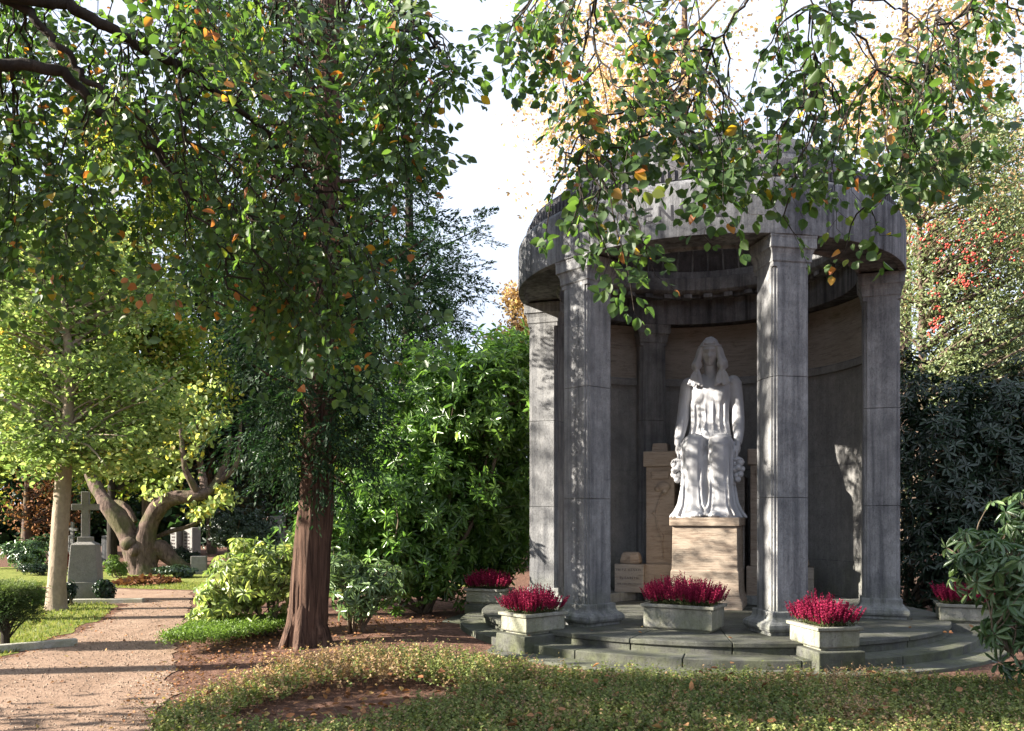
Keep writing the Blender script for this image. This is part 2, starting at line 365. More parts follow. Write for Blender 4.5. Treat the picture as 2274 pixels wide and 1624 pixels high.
# ------------------------------------------------------------------ the rotunda
CX, CY = 2.833, 12.687
PZ = .27
rot = empty('rotunda', (CX, CY, 0), label='weathered grey stone rotunda with six square columns and a ring shaped roof', cat='memorial')
mb = MB(); mb.lathe([(.02, -.15), (3.95, -.15), (3.95, .035), (.02, .035)], n=120); mb.build('base_slab', M['stone_step'], rot, bevel=.008)
def ring_blocks(r0, r1, z0, z1, n, a_off, name, nose=0):
    mb = MB()
    for i in range(n):
        a0 = a_off+360/n*i+.09; a1 = a_off+360/n*(i+1)-.09
        prof = [(r0, z0), (r1-.03, z0), (r1-.03, z1-.055), (r1, z1-.055), (r1, z1), (r0, z1)] if nose else [(r0, z0), (r1, z0), (r1, z1), (r0, z1)]
        mb.lathe(prof, a0, a1, 10)
    return mb.build(name, M['stone_step'], rot, bevel=.009)
ring_blocks(2.9, 3.60, .0, .135, 18, 4, 'step')
ring_blocks(1.9, 3.28, .03, PZ, 18, -7, 'step', nose=1)
mb = MB(); mb.lathe([(.01, .02), (1.897, .02), (1.897, PZ-.003), (.01, PZ-.003)], n=64); mb.build('floor', M['stone_step'], rot)
mb = MB(); mb.lathe([(1.62, PZ-.02), (2.45, PZ-.02), (2.45, PZ+.14), (1.62, PZ+.14)], 74, 246, 60); mb.build('wall_plinth', M['stone'], rot, bevel=.01)

S_ANG = [-110, -50, 10, 70, 130, 190]
RC = 2.42
def sq(h): return [(-h, -h), (h, -h), (h, h), (-h, h)]
def stepped(h, a=.03, b=.055):
    q = [(h, h-.05), (h-.020, h-.05), (h-.020, h-.020), (h-.05, h-.020), (h-.05, h)]
    out = []
    for k in range(4):
        c, s_ = math.cos(k*math.pi/2), math.sin(k*math.pi/2)
        out += [(x*c-y*s_, x*s_+y*c) for x, y in q]
    return out
def zprism(mb, poly, z0, z1): mb.loft([[(x, y, z0) for x, y in poly], [(x, y, z1) for x, y in poly]])
def sqloft(mb, prof):        # (half, z)
    mb.loft([[(x, y, z) for x, y in sq(h)] for h, z in prof])
cols = []
for i, a in enumerate(S_ANG):
    p = (RC*math.sin(rad(a)), -RC*math.cos(rad(a)), 0)
    mb = MB(); P_ = stepped(.235)
    j = [(.52, 1.88), (1.885, 3.31), (3.315, 4.62)]
    if i in (0, 3): j = [(.52, 1.80), (1.805, 3.13), (3.135, 4.62)]
    for z0, z1 in j: zprism(mb, P_, z0, z1)
    zprism(mb, sq(.15), .4, 4.7)
    col = mb.build('column', M['stone'], rot, p, rad(a), smooth=0, bevel=.005)
    mb = MB(); sqloft(mb, [(.237, 4.60), (.237, 4.65), (.25, 4.665), (.25, 4.70), (.256, 4.75), (.275, 4.80), (.292, 4.815), (.292, 4.93), (.297, 4.935), (.297, 4.965)])
    mb.build('capital', M['stone'], col, smooth=0, bevel=.006)
    mb = MB(); sqloft(mb, [(.31, PZ-.01), (.31, PZ+.04), (.335, PZ+.045), (.348, PZ+.08), (.343, PZ+.12), (.32, PZ+.145), (.29, PZ+.16), (.27, PZ+.185), (.262, PZ+.21), (.262, PZ+.27), (.23, PZ+.275)])
    mb.build('column_base', M['stone'], col, smooth=0, bevel=.01)
    cols.append(col)
# curved walls between the rear columns
for a0, a1 in ((75.5, 124.5), (135.5, 184.5), (195.5, 244.5)):
    mb = MB(); mb.lathe([(2.42, PZ), (2.60, PZ), (2.60, 3.93), (2.42, 3.93)], a0-4, a1+4, 24)
    mb.build('wall', M['stone_wall'], rot)
    mb = MB(); mb.lathe([(2.37, 3.93), (2.58, 3.93), (2.58, 4.06), (2.40, 4.06), (2.37, 4.03)], a0-4, a1+4, 24); mb.build('wall_ledge', M['stone_wall'], rot)
    mb = MB(); mb.lathe([(2.415, 4.06), (2.57, 4.06), (2.57, 4.97), (2.415, 4.97)], a0-4, a1+4, 24); mb.build('wall_frieze', M['travertine_grey'], rot)
    for z in (.95, 2.45):
        mb = MB(); mb.lathe([(2.416, z), (2.43, z), (2.43, z+.006), (2.416, z+.006)], a0-4, a1+4, 24)
        mb.build('wall_joint', M['stone_dark'], rot)
# entablature, upper tier, roof
mb = MB()
mb.lathe([(2.735, 4.96), (2.74, 5.0), (2.74, 5.50), (2.735, 5.57), (2.71, 5.62), (2.66, 5.65), (2.0, 5.65), (2.0, 5.38), (2.12, 5.38), (2.12, 4.965), (2.15, 4.965), (2.17, 5.0), (2.63, 5.0), (2.65, 4.96)], n=160)
mb.build('entablature', M['stone_dark'], rot, bevel=.006)
mb = MB(); mb.lathe([(2.59, 5.64), (2.59, 5.86), (2.56, 5.93), (2.48, 5.97), (2.2, 5.97), (2.2, 5.64)], n=160); mb.build('upper_tier', M['stone_roof'], rot)
mb = MB(); vs = []; fs = []
for k in range(400):
    for e in (.03, .97):
        a = 2*math.pi*(k+e)/400; r = 2.625 if k % 2 else 2.597
        for r_, z in ((2.56, 5.68), (r, 5.68), (r, 5.81), (2.56, 5.81)): vs.append((r_*math.sin(a), -r_*math.cos(a), z))
for i in range(800):
    j = (i+1) % 800
    for k in range(4): fs.append((i*4+k, j*4+k, j*4+(k+1) % 4, i*4+(k+1) % 4))
mb.raw(vs, fs)
mb.build('dentil_band', M['stone_roof'], rot, smooth=0)
mb = MB(); mb.lathe([(2.40, 5.965), (2.42, 6.0), (2.40, 6.05), (2.34, 6.075), (2.2, 6.075), (2.2, 5.965)], n=120); mb.build('roof_moulding', M['stone_dark'], rot)
mb = MB(); mb.lathe([(2.26, 6.07), (2.20, 6.22), (2.06, 6.38), (1.84, 6.53), (1.55, 6.66), (1.12, 6.78), (1.0, 6.66), (1.4, 6.5), (1.72, 6.3), (1.95, 6.05), (2.04, 5.80), (2.2, 5.80)], n=120); mb.build('dome_roof', M['stone_roof'], rot)
mb = MB(); mb.lathe([(1.16, 6.76), (1.18, 6.80), (1.16, 6.86), (.99, 6.86), (.97, 6.80), (.99, 6.64), (1.04, 6.7)], n=80); mb.build('roof_ring', M['stone_roof'], rot)
mb = MB(); mb.lathe([(1.93, 5.46), (1.96, 5.44), (2.1, 5.44), (2.1, 5.83), (1.98, 5.83), (1.96, 5.72), (1.90, 5.70), (1.90, 5.50)], n=120); mb.build('inner_cornice', M['stone'], rot)
for k in range(36):
    mb = MB(); a = 2*math.pi*(k+.5)/36; mb.box((2.02*math.sin(a), -2.02*math.cos(a), 5.405), (.14, .20, .07), rz=a)
    mb.build('bracket', M['stone'], rot, smooth=0, bevel=.005)
for k in range(48):       # ribs inside the dome
    a = 2*math.pi*k/48; mb = MB()
    mb.tube([(r*math.sin(a), -r*math.cos(a), z) for r, z in ((2.0, 5.82), (1.93, 6.04), (1.70, 6.28), (1.40, 6.47), (1.02, 6.64))], .018, 4)
    mb.build('dome_rib', M['stone'], rot, smooth=0)
def text_mesh(s, size, ext):
    cu = bpy.data.curves.new('t', 'FONT'); cu.body = s; cu.size = size; cu.extrude = ext; cu.align_x = 'CENTER'; cu.space_character = 1.35
    ob = bpy.data.objects.new('t', cu); COL.objects.link(ob); bpy.context.view_layer.update()
    me = bpy.data.meshes.new_from_object(ob.evaluated_get(bpy.context.evaluated_depsgraph_get()))
    bpy.data.objects.remove(ob); bpy.data.curves.remove(cu); return me
me = text_mesh('HENKEL', .27, .006)
for v in me.vertices:
    a = rad(-20)+v.co.x/2.74; r = 2.7385+v.co.z; y = v.co.y
    v.co = (r*math.sin(a), -r*math.cos(a), 5.16+y)
me.name = 'inscription'; link('inscription', me, M['letter_relief'], rot)
# stone blocks that carry the planters
for a in (-110, -50, 10, 70):
    r = 3.36; ar = rad(a)
    r = 3.45 if a == 70 else r
    mb = MB(); mb.box((0, 0, .09), (.54, .74, .30)); mb.build('planter_block', M['stone_step'], rot, (r*math.sin(ar), -r*math.cos(ar), 0), ar, smooth=0, bevel=.014)

# ------------------------------------------------------------------ pedestal, throne, statue
ST = rad(-20); fx, fy = math.sin(ST), -math.cos(ST)
def loc2(s_, t_, z=0): # s to picture right, t backwards from the rotunda centre
    return (CX+s_*math.cos(ST)-t_*fx, CY+s_*math.sin(ST)-t_*fy, z)
ped = empty('pedestal', loc2(0, .62, PZ), ST, label='brown travertine pedestal with a low throne between two square posts under the white statue', cat='pedestal')
# local: x right, y back; z from platform
def pbox(mb, x0, x1, y0, y1, z0, z1): mb.box(((x0+x1)/2, (y0+y1)/2, (z0+z1)/2), (x1-x0, y1-y0, z1-z0))
mb = MB()
mb.loft([[(x*w, y*w2-.0, z) for x, y in ((-1, -1), (1, -1), (1, 1), (-1, 1))] for w, w2, z in ((.56, .56, .0), (.56, .56, .10), (.545, .545, .13), (.52, .52, .19), (.505, .505, .30), (.50, .50, .55), (.485, .485, .58), (.475, .475, 1.245))])
mb.build('plinth', M['travertine'], ped, smooth=0, bevel=.006)
mb = MB(); pbox(mb, -.515, .515, -.52, .5, 1.24, 1.365); mb.build('top_slab', M['travertine'], ped, smooth=0, bevel=.01)
mb = MB(); pbox(mb, -1.05, 1.05, .28, .95, 0, .14); mb.build('rear_step', M['stone'], ped, smooth=0, bevel=.01)
for s_ in (-1, 1):
    x = .825*s_
    mb = MB(); pbox(mb, x-.23, x+.23, .42, .95, .60, 2.19); pbox(mb, x-.14, x+.14, .385, .50, 1.99, 2.12)
    po = mb.build('throne_post', M['travertine'], ped, smooth=0, bevel=.012)
    mb = MB(); pbox(mb, x-.285, x+.285, .36, 1.0, .1, .60); mb.build('post_base', M['travertine'], po, smooth=0, bevel=.012)
    mb = MB(); pbox(mb, x-.27, x+.27, .37, 1.0, 2.19, 2.44); mb.box((x+.02*s_, .66, 2.51), (.27, .34, .14), top=.88); mb.build('post_cap', M['travertine'], po, smooth=0, bevel=.016)
    # carved poppy in low relief
    mb = MB(); bx = x+.06; y0 = .412
    mb.ball((bx, y0, 1.86), (.115, .06, .085)); mb.ball((bx-.09, y0, 1.83), (.06, .04, .05)); mb.ball((bx+.02, y0-.02, 1.78), (.05, .04, .04))
    mb.tube([(bx-.02, y0, 1.78), (bx-.12, y0, 1.5), (bx-.11, y0, 1.25), (bx-.03, y0, 1.0), (bx, y0, .7)], [.016, .018, .016, .014, .012], 6)
    mb.tube([(bx-.11, y0, 1.35), (bx-.17, y0, 1.45), (bx-.2, y0, 1.42)], [.014, .025, .006], 6); mb.tube([(bx-.1, y0, 1.2), (bx-.02, y0, 1.05), (bx, y0, .95)], [.01, .03, .005], 6)
    mb.build('relief', M['travertine'], po)
mb = MB(); pbox(mb, -.5, .5, .50, 1.15, .1, 2.02); mb.build('throne_seat', M['travertine_grey'], ped, smooth=0, bevel=.01)
for s_ in (-1, 1):
    mb = MB(); pbox(mb, -.24 if s_ < 0 else -.3, .24, -.2, .2, .14, .60); 
    gname = empty('memorial_stone', loc2(1.30*s_, 1.06 if s_ < 0 else 1.15, PZ), ST, label=('pale inscribed memorial block with a rough stone on top, left of the throne' if s_ < 0 else 'pale memorial block with a rough stone on top, half hidden behind the front right column'), cat='memorial stone')
    mb.build('block', M['travertine_grey'], gname, smooth=0, bevel=.008)
    mb = MB(); mb.loft([[(x*w, y*w, z) for x, y in ((-1, -.9), (.1, -1.1), (1, -.8), (1.05, .2), (.9, 1), (-.2, 1.05), (-1, .8), (-1.1, 0))] for w, z in ((.15, .60), (.165, .64), (.14, .75), (.11, .79))])
    mb.build('rough_stone', M['travertine'], gname, smooth=0, bevel=.01)
    if s_ < 0:
        for tx, sz, z in (('FRITZ HENKEL', .05, .49), ('ELISABETH', .05, .36), ('GEB. VON DEN STEINEN', .027, .27)):
            me = text_mesh(tx, sz, .002)
            for v in me.vertices: v.co = (v.co.x-.0, -.2015-v.co.z, z+v.co.y)
            me.name = 'lettering'; link('lettering', me, M['letter'], gname)

def statue():
    root = empty('statue', loc2(0, .62, PZ+1.362), ST, label='white marble statue of a seated woman in a long draped gown with bound hair', cat='statue')
    def ell(cx, cy, z, rx, ry, n=40, folds=0, amp=0, ph=0, front_only=True, p=2.0, tw=0):
        out = []
        for k in range(n):
            t_ = 2*math.pi*k/n+tw; c, s_ = math.cos(t_), math.sin(t_)
            m = (abs(c)**p+abs(s_)**p)**(-1/p)
            f_ = 1+amp*math.cos(folds*t_+ph)*(1 if (not front_only or s_ < .35) else .2)
            out.append((cx+rx*c*m*f_, cy+ry*s_*m*f_, z))
        return out
    mb = MB()
    # gown over the shins
    for s_ in (-1, 1):
        rr = []
        for z, x, y, rx, ry, am in ((0, .22, -.18, .25, .21, .05), (.05, .215, -.2, .235, .19, .06), (.16, .205, -.2, .19, .17, .06), (.35, .20, -.22, .165, .16, .05), (.65, .198, -.23, .165, .165, .04), (.95, .195, -.24, .175, .18, .03), (1.12, .193, -.23, .172, .185, .015), (1.22, .19, -.2, .15, .17, 0), (1.27, .185, -.15, .10, .12, 0)):
            rr.append(ell(x*s_, y, z, rx*.97, ry, 48, 12, am*.30, .4*s_, p=2.3))
        mb.loft(rr)
        mb.tube([(.19*s_, .35, 1.06), (.192*s_, -.08, 1.10), (.19*s_, -.2, 1.12)], [.22, .19, .165], 20)
        # knee cap
        mb.ball((.19*s_, -.26, 1.14), (.135, .13, .14), 16, 10)
        # side folds falling from the seat, flaring at the hem
        for k, (dx, yy) in enumerate(((.36, -.12), (.385, -.03), (.365, .06), (.335, -.22), (.30, -.29))):
            fl = (.50, .56, .5, .42, .36)[k]
            mb.tube([((dx-.02)*s_, yy+.1, 1.15), (dx*s_, yy, .95), ((dx+.0)*s_, yy, .5), ((dx+(fl-dx)*.3)*s_, yy-.02, .22), ((dx+(fl-dx)*.65)*s_, yy-.03, .09), (fl*s_, yy-.04, .02), ((fl+.03)*s_, yy-.05, .0)], [.03, .035, .035, .036, .036, .03, .015], 8)
        # rims of cloth over the knee
        for q, (rw, rz_, yy) in enumerate(((.185, .20, -.20), (.20, .235, -.14), (.215, .26, -.07))):
            pts = []
            for k in range(13):
                a = math.pi*k/12
                pts.append((.195*s_+rw*math.cos(a), yy-.05*math.sin(a), 1.03+rz_*math.sin(a)))
            mb.tube([(pts[0][0], yy, .5)]+pts+[(pts[-1][0], yy, .5)], .016, 8)
        # front folds on the shin
        for dx in (-.13, -.07, .09, .14):
            mb.tube([(s_*.195+dx, -.33, 1.0), (s_*.2+dx, -.36, .5), (s_*.2+dx*1.15, -.35, .2), (s_*.2+dx*1.7, -.37, .03)], [.008, .016, .018, .02], 7)
    # cloth between and behind the legs
    mb.loft([ell(0, .02, z, rx, ry, 40, 9, .04) for z, rx, ry in ((0, .5, .36), (.05, .46, .33), (.18, .40, .27), (.4, .36, .25), (.9, .34, .26), (1.1, .34, .3))])
    for x in (-.05, -.015, .02, .055): mb.tube([(x, -.2, 1.12), (x, -.3, .9), (x, -.3, .3), (x*1.6, -.33, .02)], .02, 7)
    # torso
    tr = []
    for z, rx, ry, y, am in ((1.02, .36, .30, .26, 0), (1.15, .335, .27, .27, .0), (1.3, .315, .235, .29, .03), (1.45, .302, .205, .31, .045), (1.6, .298, .20, .31, .05), (1.78, .305, .205, .30, .04), (1.95, .318, .21, .29, .02), (2.08, .345, .185, .31, .01), (2.17, .335, .15, .32, 0), (2.24, .22, .115, .32, 0), (2.28, .12, .10, .31, 0)):
        tr.append(ell(0, y, z, rx*.97, ry, 72, 18, am*.30, .3, p=2.25))
    mb.loft(tr)
    for s_ in (-1, 1):
        mb.ball((.145*s_, .165, 1.91), (.13, .095, .15), 16, 10)
        mb.ball((.345*s_, .31, 2.12), (.115, .125, .115), 16, 10)
        # arm
        mb.tube([(.36*s_, .31, 2.12), (.385*s_, .30, 1.93), (.41*s_, .28, 1.72), (.43*s_, .23, 1.55), (.445*s_, .12, 1.38), (.455*s_, 0, 1.22), (.455*s_, -.06, 1.13)], [.115, .112, .105, .098, .09, .068, .055], 16)
        # hand
        mb.ball((.45*s_, -.09, 1.06), (.045, .065, .09), 12, 8)
        for q in range(4):
            y = -.15+q*.036; L_ = (.15, .175, .165, .135)[q]
            mb.tube([(.445*s_, y, 1.02), (.44*s_, y-.005, .98-L_*.25), (.425*s_, y, .98-L_*.6), (.40*s_, y+.005, .98-L_)], [.019, .018, .016, .012], 7)
        mb.tube([(.42*s_, -.13, 1.09), (.395*s_, -.17, 1.02), (.39*s_, -.175, .95)], [.022, .019, .013], 7)
        # falling bands of the cloak
        for q, (x, y, xr) in enumerate(((.275, .175, .31), (.235, .145, .27), (.155, .115, .17), (.06, .095, .07))):
            b_ = (1.16, 1.20, 1.28, 1.28)[q]; r0 = (.022, .016, .008, .008)[q]
            mb.tube([(x*s_*.9, y+.02, 2.02), (x*s_, y, 1.78), (x*s_*.98, y+.01, 1.5), (xr*s_, y-.04, b_+.10), ((xr+.02)*s_, y-.14, b_)], [r0*.4, r0, r0*1.1, r0*1.3, r0], 8)
        # foot with toes
        fxx = .135*s_
        mb.ball((fxx, -.36, .045), (.085, .14, .055), 14, 8)
        for q in range(5):
            tx = fxx+(q-2)*.034; ty = -.47+abs(q-(1.5-s_*.8))*.012
            mb.ball((tx, ty, .03), (.019, .035, .022), 8, 6)
    mb.tube([(0, .30, 2.18), (0, .285, 2.3), (0, .27, 2.45)], [.125, .098, .10], 18)
    body = mb.build('body', M['marble'], root)
    rm = body.modifiers.new('remesh', 'REMESH'); rm.mode = 'VOXEL'; rm.voxel_size = .0115; rm.use_smooth_shade = True
    sm = body.modifiers.new('smooth', 'SMOOTH'); sm.iterations = 2; sm.factor = .5
    # head: one shaped surface
    vs = []; fs = []; n, m = 72, 56; hc = Vector((0, .235, 2.585))
    def g(x, z, x0, z0, sx, sz): return math.exp(-((x-x0)/sx)**2-((z-z0)/sz)**2)
    for j in range(m+1):
        th = math.pi*j/m
        for k in range(n):
            ph = 2*math.pi*k/n
            x = math.sin(th)*math.cos(ph); y = math.sin(th)*math.sin(ph); z = math.cos(th)
            taper = 1-.30*max(0, -z-.1)**1.2
            X = .142*x*taper; Y_ = .172*y*(1-.10*max(0, -z)); Z_ = .222*z
            if y < 0:
                X2, Z2 = X, Z_
                d = 0
                d += .045*g(X2, Z2, 0, -.045, .020, .035)+.022*g(X2, Z2, 0, .0, .014, .05)          # nose
                d += .014*g(X2, Z2, 0, .055, .10, .018)                                             # brow
                for s_ in (-1, 1):
                    d -= .030*g(X2, Z2, .052*s_, .020, .030, .022); d += .013*g(X2, Z2, .052*s_, .015, .018, .010)
                    d += .010*g(X2, Z2, .075*s_, -.045, .03, .035); d -= .004*g(X2, Z2, .035*s_, -.085, .02, .02)
                d += .017*g(X2, Z2, 0, -.103, .032, .009)+.016*g(X2, Z2, 0, -.124, .027, .010)-.006*g(X2, Z2, 0, -.113, .035, .004)
                d += .020*g(X2, Z2, 0, -.175, .035, .025)
                Y_ -= 1.35*d*(-y)**.5
            vs.append((X, Y_, Z_))
    for j in range(m):
        for k in range(n):
            k2 = (k+1) % n; fs.append((j*n+k, (j+1)*n+k, (j+1)*n+k2, j*n+k2))
    R_ = Matrix.Rotation(rad(8), 4, 'X')
    vs = [tuple(R_ @ Vector(v)+hc) for v in vs]
    hd = MB().raw(vs, fs).build('head', M['marble'], body, smooth=180)
    # hair: cap, side locks, ties, tassels, band
    mb = MB()
    vs = []; fs = []; n, m = 60, 24
    for j in range(m+1):
        th = rad(118)*j/m
        for k in range(n):
            ph = 2*math.pi*k/n
            x = math.sin(th)*math.cos(ph); y = math.sin(th)*math.sin(ph); z = math.cos(th)
            lim = 1.0
            if y < -.2 and abs(x) < .62 and z < .5: lim = .74
            rr = 1+.015*math.sin(14*math.atan2(x, z+.3))
            vs.append((.158*x*lim*rr, .195*y*lim*rr+.0, .235*z*lim*rr+.02))
    for j in range(m):
        for k in range(n):
            k2 = (k+1) % n; fs.append((j*n+k, (j+1)*n+k, (j+1)*n+k2, j*n+k2))
    fs.append(tuple(m*n+k for k in range(n)))
    vs = [tuple(R_ @ Vector(v)+hc+Vector((0, .012, .01))) for v in vs]
    mb.raw(vs, fs)
    for s_ in (-1, 1):
        for q, (dx, dy) in enumerate(((0, 0), (-.022, -.03), (.02, .03), (.0, .05))):
            mb.tube([((.085+dx*.5)*s_, .135+dy, 2.76), ((.15+dx)*s_, .15+dy, 2.64), ((.175+dx)*s_, .16+dy, 2.52), ((.205+dx)*s_, .15+dy, 2.42), ((.215+dx)*s_, .14+dy, 2.36), ((.20+dx*.5)*s_, .13+dy*.5, 2.315)], [.018, .030, .040, .054, .052, .028], 12)
        mb.ball((.195*s_, .145, 2.40), (.085, .075, .078), 16, 10)
        mb.tube([(.19*s_, .12, 2.335), (.192*s_, .115, 2.29)], [.042, .042], 12)
        for q in range(6):
            a = (q-2.5)*.032
            mb.tube([((.19+a*.3)*s_, .11, 2.30), ((.20+a*.8)*s_, .095-.012*(q % 2), 2.22), ((.205+a*1.15)*s_, .085, 2.13), ((.205+a*1.3)*s_, .08-.018*(q % 2), 2.05+.018*(q % 3))], [.020, .024, .024, .026], 8)
    hair = mb.build('hair', M['marble'], body)
    rm = hair.modifiers.new('remesh', 'REMESH'); rm.mode = 'VOXEL'; rm.voxel_size = .009; rm.use_smooth_shade = True
    mb = MB(); pts = []
    for k in range(33):
        a = 2*math.pi*k/32; v = R_ @ Vector((.171*math.cos(a), .203*math.sin(a), .105))+hc+Vector((0, .01, .012)); pts.append(v)
    mb.tube(pts, .012, 8, cap=False); mb.build('headband', M['marble'], body)
    for s_ in (-1, 1):
        mb = MB(); mb.tube([(.44*s_, -.12, .97), (.45*s_, -.13, .85)], [.012, .02], 6)
        sp = [(0, 0, .88), (.04, -.03, .83), (-.05, 0, .82), (.01, -.05, .76), (.055, .02, .74), (-.045, -.03, .73), (0, .03, .70), (.04, -.02, .66), (-.02, -.01, .64), (-.06, .02, .67), (.0, -.02, .585)]
        for (a, b, z) in sp: mb.ball((.455*s_+a, -.12+b, z), .052, 14, 10)
        for q in range(5): mb.tube([(.45*s_, -.12, .93), (.46*s_+(q-2)*.03, -.16, .88), (.46*s_+(q-2)*.05, -.15, .83)], [.008, .022, .004], 6)
        mb.build('fruit_cluster', M['marble'], root)
statue()

# ------------------------------------------------------------------ planters and heather
def planter(x, y, z, w, d, h, rz, label, group=None):
    root = empty('planter', (x, y, z), rz, label=label, cat='planter', group=group)
    mb = MB(); t_ = .05
    mb.box((0, 0, .012), (w-.08, d-.08, .03))
    def tr_(z0, z1, o0, o1, i0, i1):
        pass
    W0, D0 = w/2-.012, d/2-.012; W1, D1 = w/2, d/2
    rings = [((W0, D0), .025), ((W1, D1), .045), ((W1, D1), h-.045), ((W1-t_, D1-t_), h-.045), ((W1-t_, D1-t_), h-.08)]
    mb.loft([[(a*p[0], b*p[1], zz) for a, b in ((-1, -1), (1, -1), (1, 1), (-1, 1))] for p, zz in rings])
    bo = mb.build('box', M['stone_plant'], root, smooth=0, bevel=.008)
    mb = MB(); r2 = [((W1-.005, D1-.005), h-.045), ((W1+.028, D1+.028), h-.035), ((W1+.03, D1+.03), h), ((W1-t_, D1-t_), h), ((W1-t_, D1-t_), h-.045)]
    n = 4; vs = [(a*p[0], b*p[1], zz) for p, zz in r2 for a, b in ((-1, -1), (1, -1), (1, 1), (-1, 1))]
    fs = [(i*4+k, i*4+(k+1) % 4, ((i+1) % 5)*4+(k+1) % 4, ((i+1) % 5)*4+k) for i in range(5) for k in range(4)]
    mb.raw(vs, fs).build('rim', M['stone_plant'], root, smooth=0, bevel=.005)
    mb = MB(); mb.raw([(a*(W1-t_), b*(D1-t_), h-.03) for a, b in ((-1, -1), (1, -1), (1, 1), (-1, 1))], [(0, 1, 2, 3)]).build('earth', M['soil'], root, smooth=0)
    return root
def heather(x, y, z, w, d, rz, hh, label, group=None, n=420):
    root = empty('heather_plant', (x, y, z), rz, label=label, cat='heather', group=group)
    bx = (rnd(n)-.5)*w; by = (rnd(n)-.5)*d
    out = np.stack([bx*.55/w*2*.5, by*.55/d*2*.5, np.ones(n)], 1)*1.0
    out[:, :2] *= 1.5; A = unit(out+nrm(n, 3)*.10)
    r2 = (bx/(w/2))**2+(by/(d/2))**2
    H = hh*(1.0-.25*np.clip(r2, 0, 1))*(.72+.34*rnd(n))*(1+.25*pnoise(bx+x, by+y, 7, 4))
    base = np.stack([bx, by, np.zeros(n)], 1)
    P = []; AA = []; NN = []; LL = []; RR = []; P2 = []; A2 = []
    hue = rnd(n)*(.6+.5*pnoise(bx+x, by+y, 5, 1))
    for i in range(n):
        k = 22; t_ = np.linspace(.36, 1, k); p = base[i]+A[i]*H[i]*t_[:, None]
        ang = np.arange(k)*2.4+i; rd = np.stack([np.cos(ang), np.sin(ang), np.full(k, .75)], 1)
        P.append(p); AA.append(unit(rd+A[i]*1.0)); NN.append(np.stack([np.cos(ang+1.5), np.sin(ang+1.5), np.full(k, .3)], 1))
        LL.append(.034*(1.15-.75*t_)); RR.append(np.clip(hue[i]*.6+.15+.4*(rnd(k)-.4)+.2*t_, 0, 1))
        k2 = 7; t2 = np.linspace(.02, .5, k2); P2.append(base[i]+A[i]*H[i]*t2[:, None]); A2.append(unit(nrm(k2, 3)*.6+[0, 0, .6]))
    P = np.concatenate(P); leaves('flower_spikes', P, np.concatenate(AA), np.concatenate(NN), np.concatenate(LL), np.full(len(P), .013), T_BRIST, M['heather'], root, np.concatenate(RR))
    P2 = np.concatenate(P2); leaves('foliage', P2, np.concatenate(A2), nrm(len(P2), 3), .045, .008, T_BLADE, M['heather_green'], root)
spots = [(-110, 3.40, 'stone planter of heather on the rear left block beside the green laurel', 'crimson heather in the rear left planter beside the laurel'),
         (-50, 3.36, 'mossy stone planter on the front left block before the left column', 'bright pink heather in the mossy planter before the front left column'),
         (10, 3.36, 'mossy stone planter on the front right block before the tall front column', 'dark crimson heather in the planter before the tall front right column'),
         (70, 3.45, 'stone planter on the far right block partly behind rhododendron leaves', 'red heather in the far right planter partly behind rhododendron leaves')]
for a, r, l1, l2 in spots:
    ar = rad(a); x, y = CX+r*math.sin(ar), CY-r*math.cos(ar)
    planter(x, y, .242, .47, .63, .25, ar, l1, 'planters round the rotunda')
    heather(x, y, .242+.22, .40, .56, ar, .34, l2, 'heather in the planters', 300)
x, y = 2.12, 10.55
planter(x, y, PZ, .86, .52, .32, rad(-30), 'long stone trough with sunlit front at the foot of the statue', 'planters round the rotunda')
heather(x, y, PZ+.28, .82, .46, rad(-30), .38, 'wide mass of magenta heather in the long trough below the statue', 'heather in the planters', 520)

# ------------------------------------------------------------------ plant builders
def orth(n):
    A = unit(nrm(n, 3)); return A
def lobes_pts(lobes, n, lo=.55):
    w = np.array([l[3]*l[4]*l[5] for l in lobes])**.8; w /= w.sum(); idx = RNG.choice(len(lobes), n, p=w)
    Lb = np.array(lobes)[idx]; d = orth(n); rr = lo+(1-lo)*rnd(n)**.7
    sed = rnd()*50; rr = rr*np.array([1+.75*mnoise.noise(Vector((v[0]*1.9+sed, v[1]*1.9+q_*3.1, v[2]*1.9))) for v, q_ in zip(d, idx)])
    off = d*rr[:, None]; return Lb[:, :3]+off*Lb[:, 3:6], unit(d/ Lb[:, 3:6]*Lb[:, 3:6].mean(1, keepdims=True)), Lb
def curve_to(a, b, sag=.15, n=5, wob=.05):
    a = np.array(a, float); b = np.array(b, float); L = np.linalg.norm(b-a); pts = []
    off = nrm(3)*wob*L
    for i in range(n):
        t_ = i/(n-1); p = a+(b-a)*t_; p = p+off*math.sin(math.pi*t_); p[2] += sag*L*math.sin(math.pi*t_)*.6; pts.append(p)
    return pts
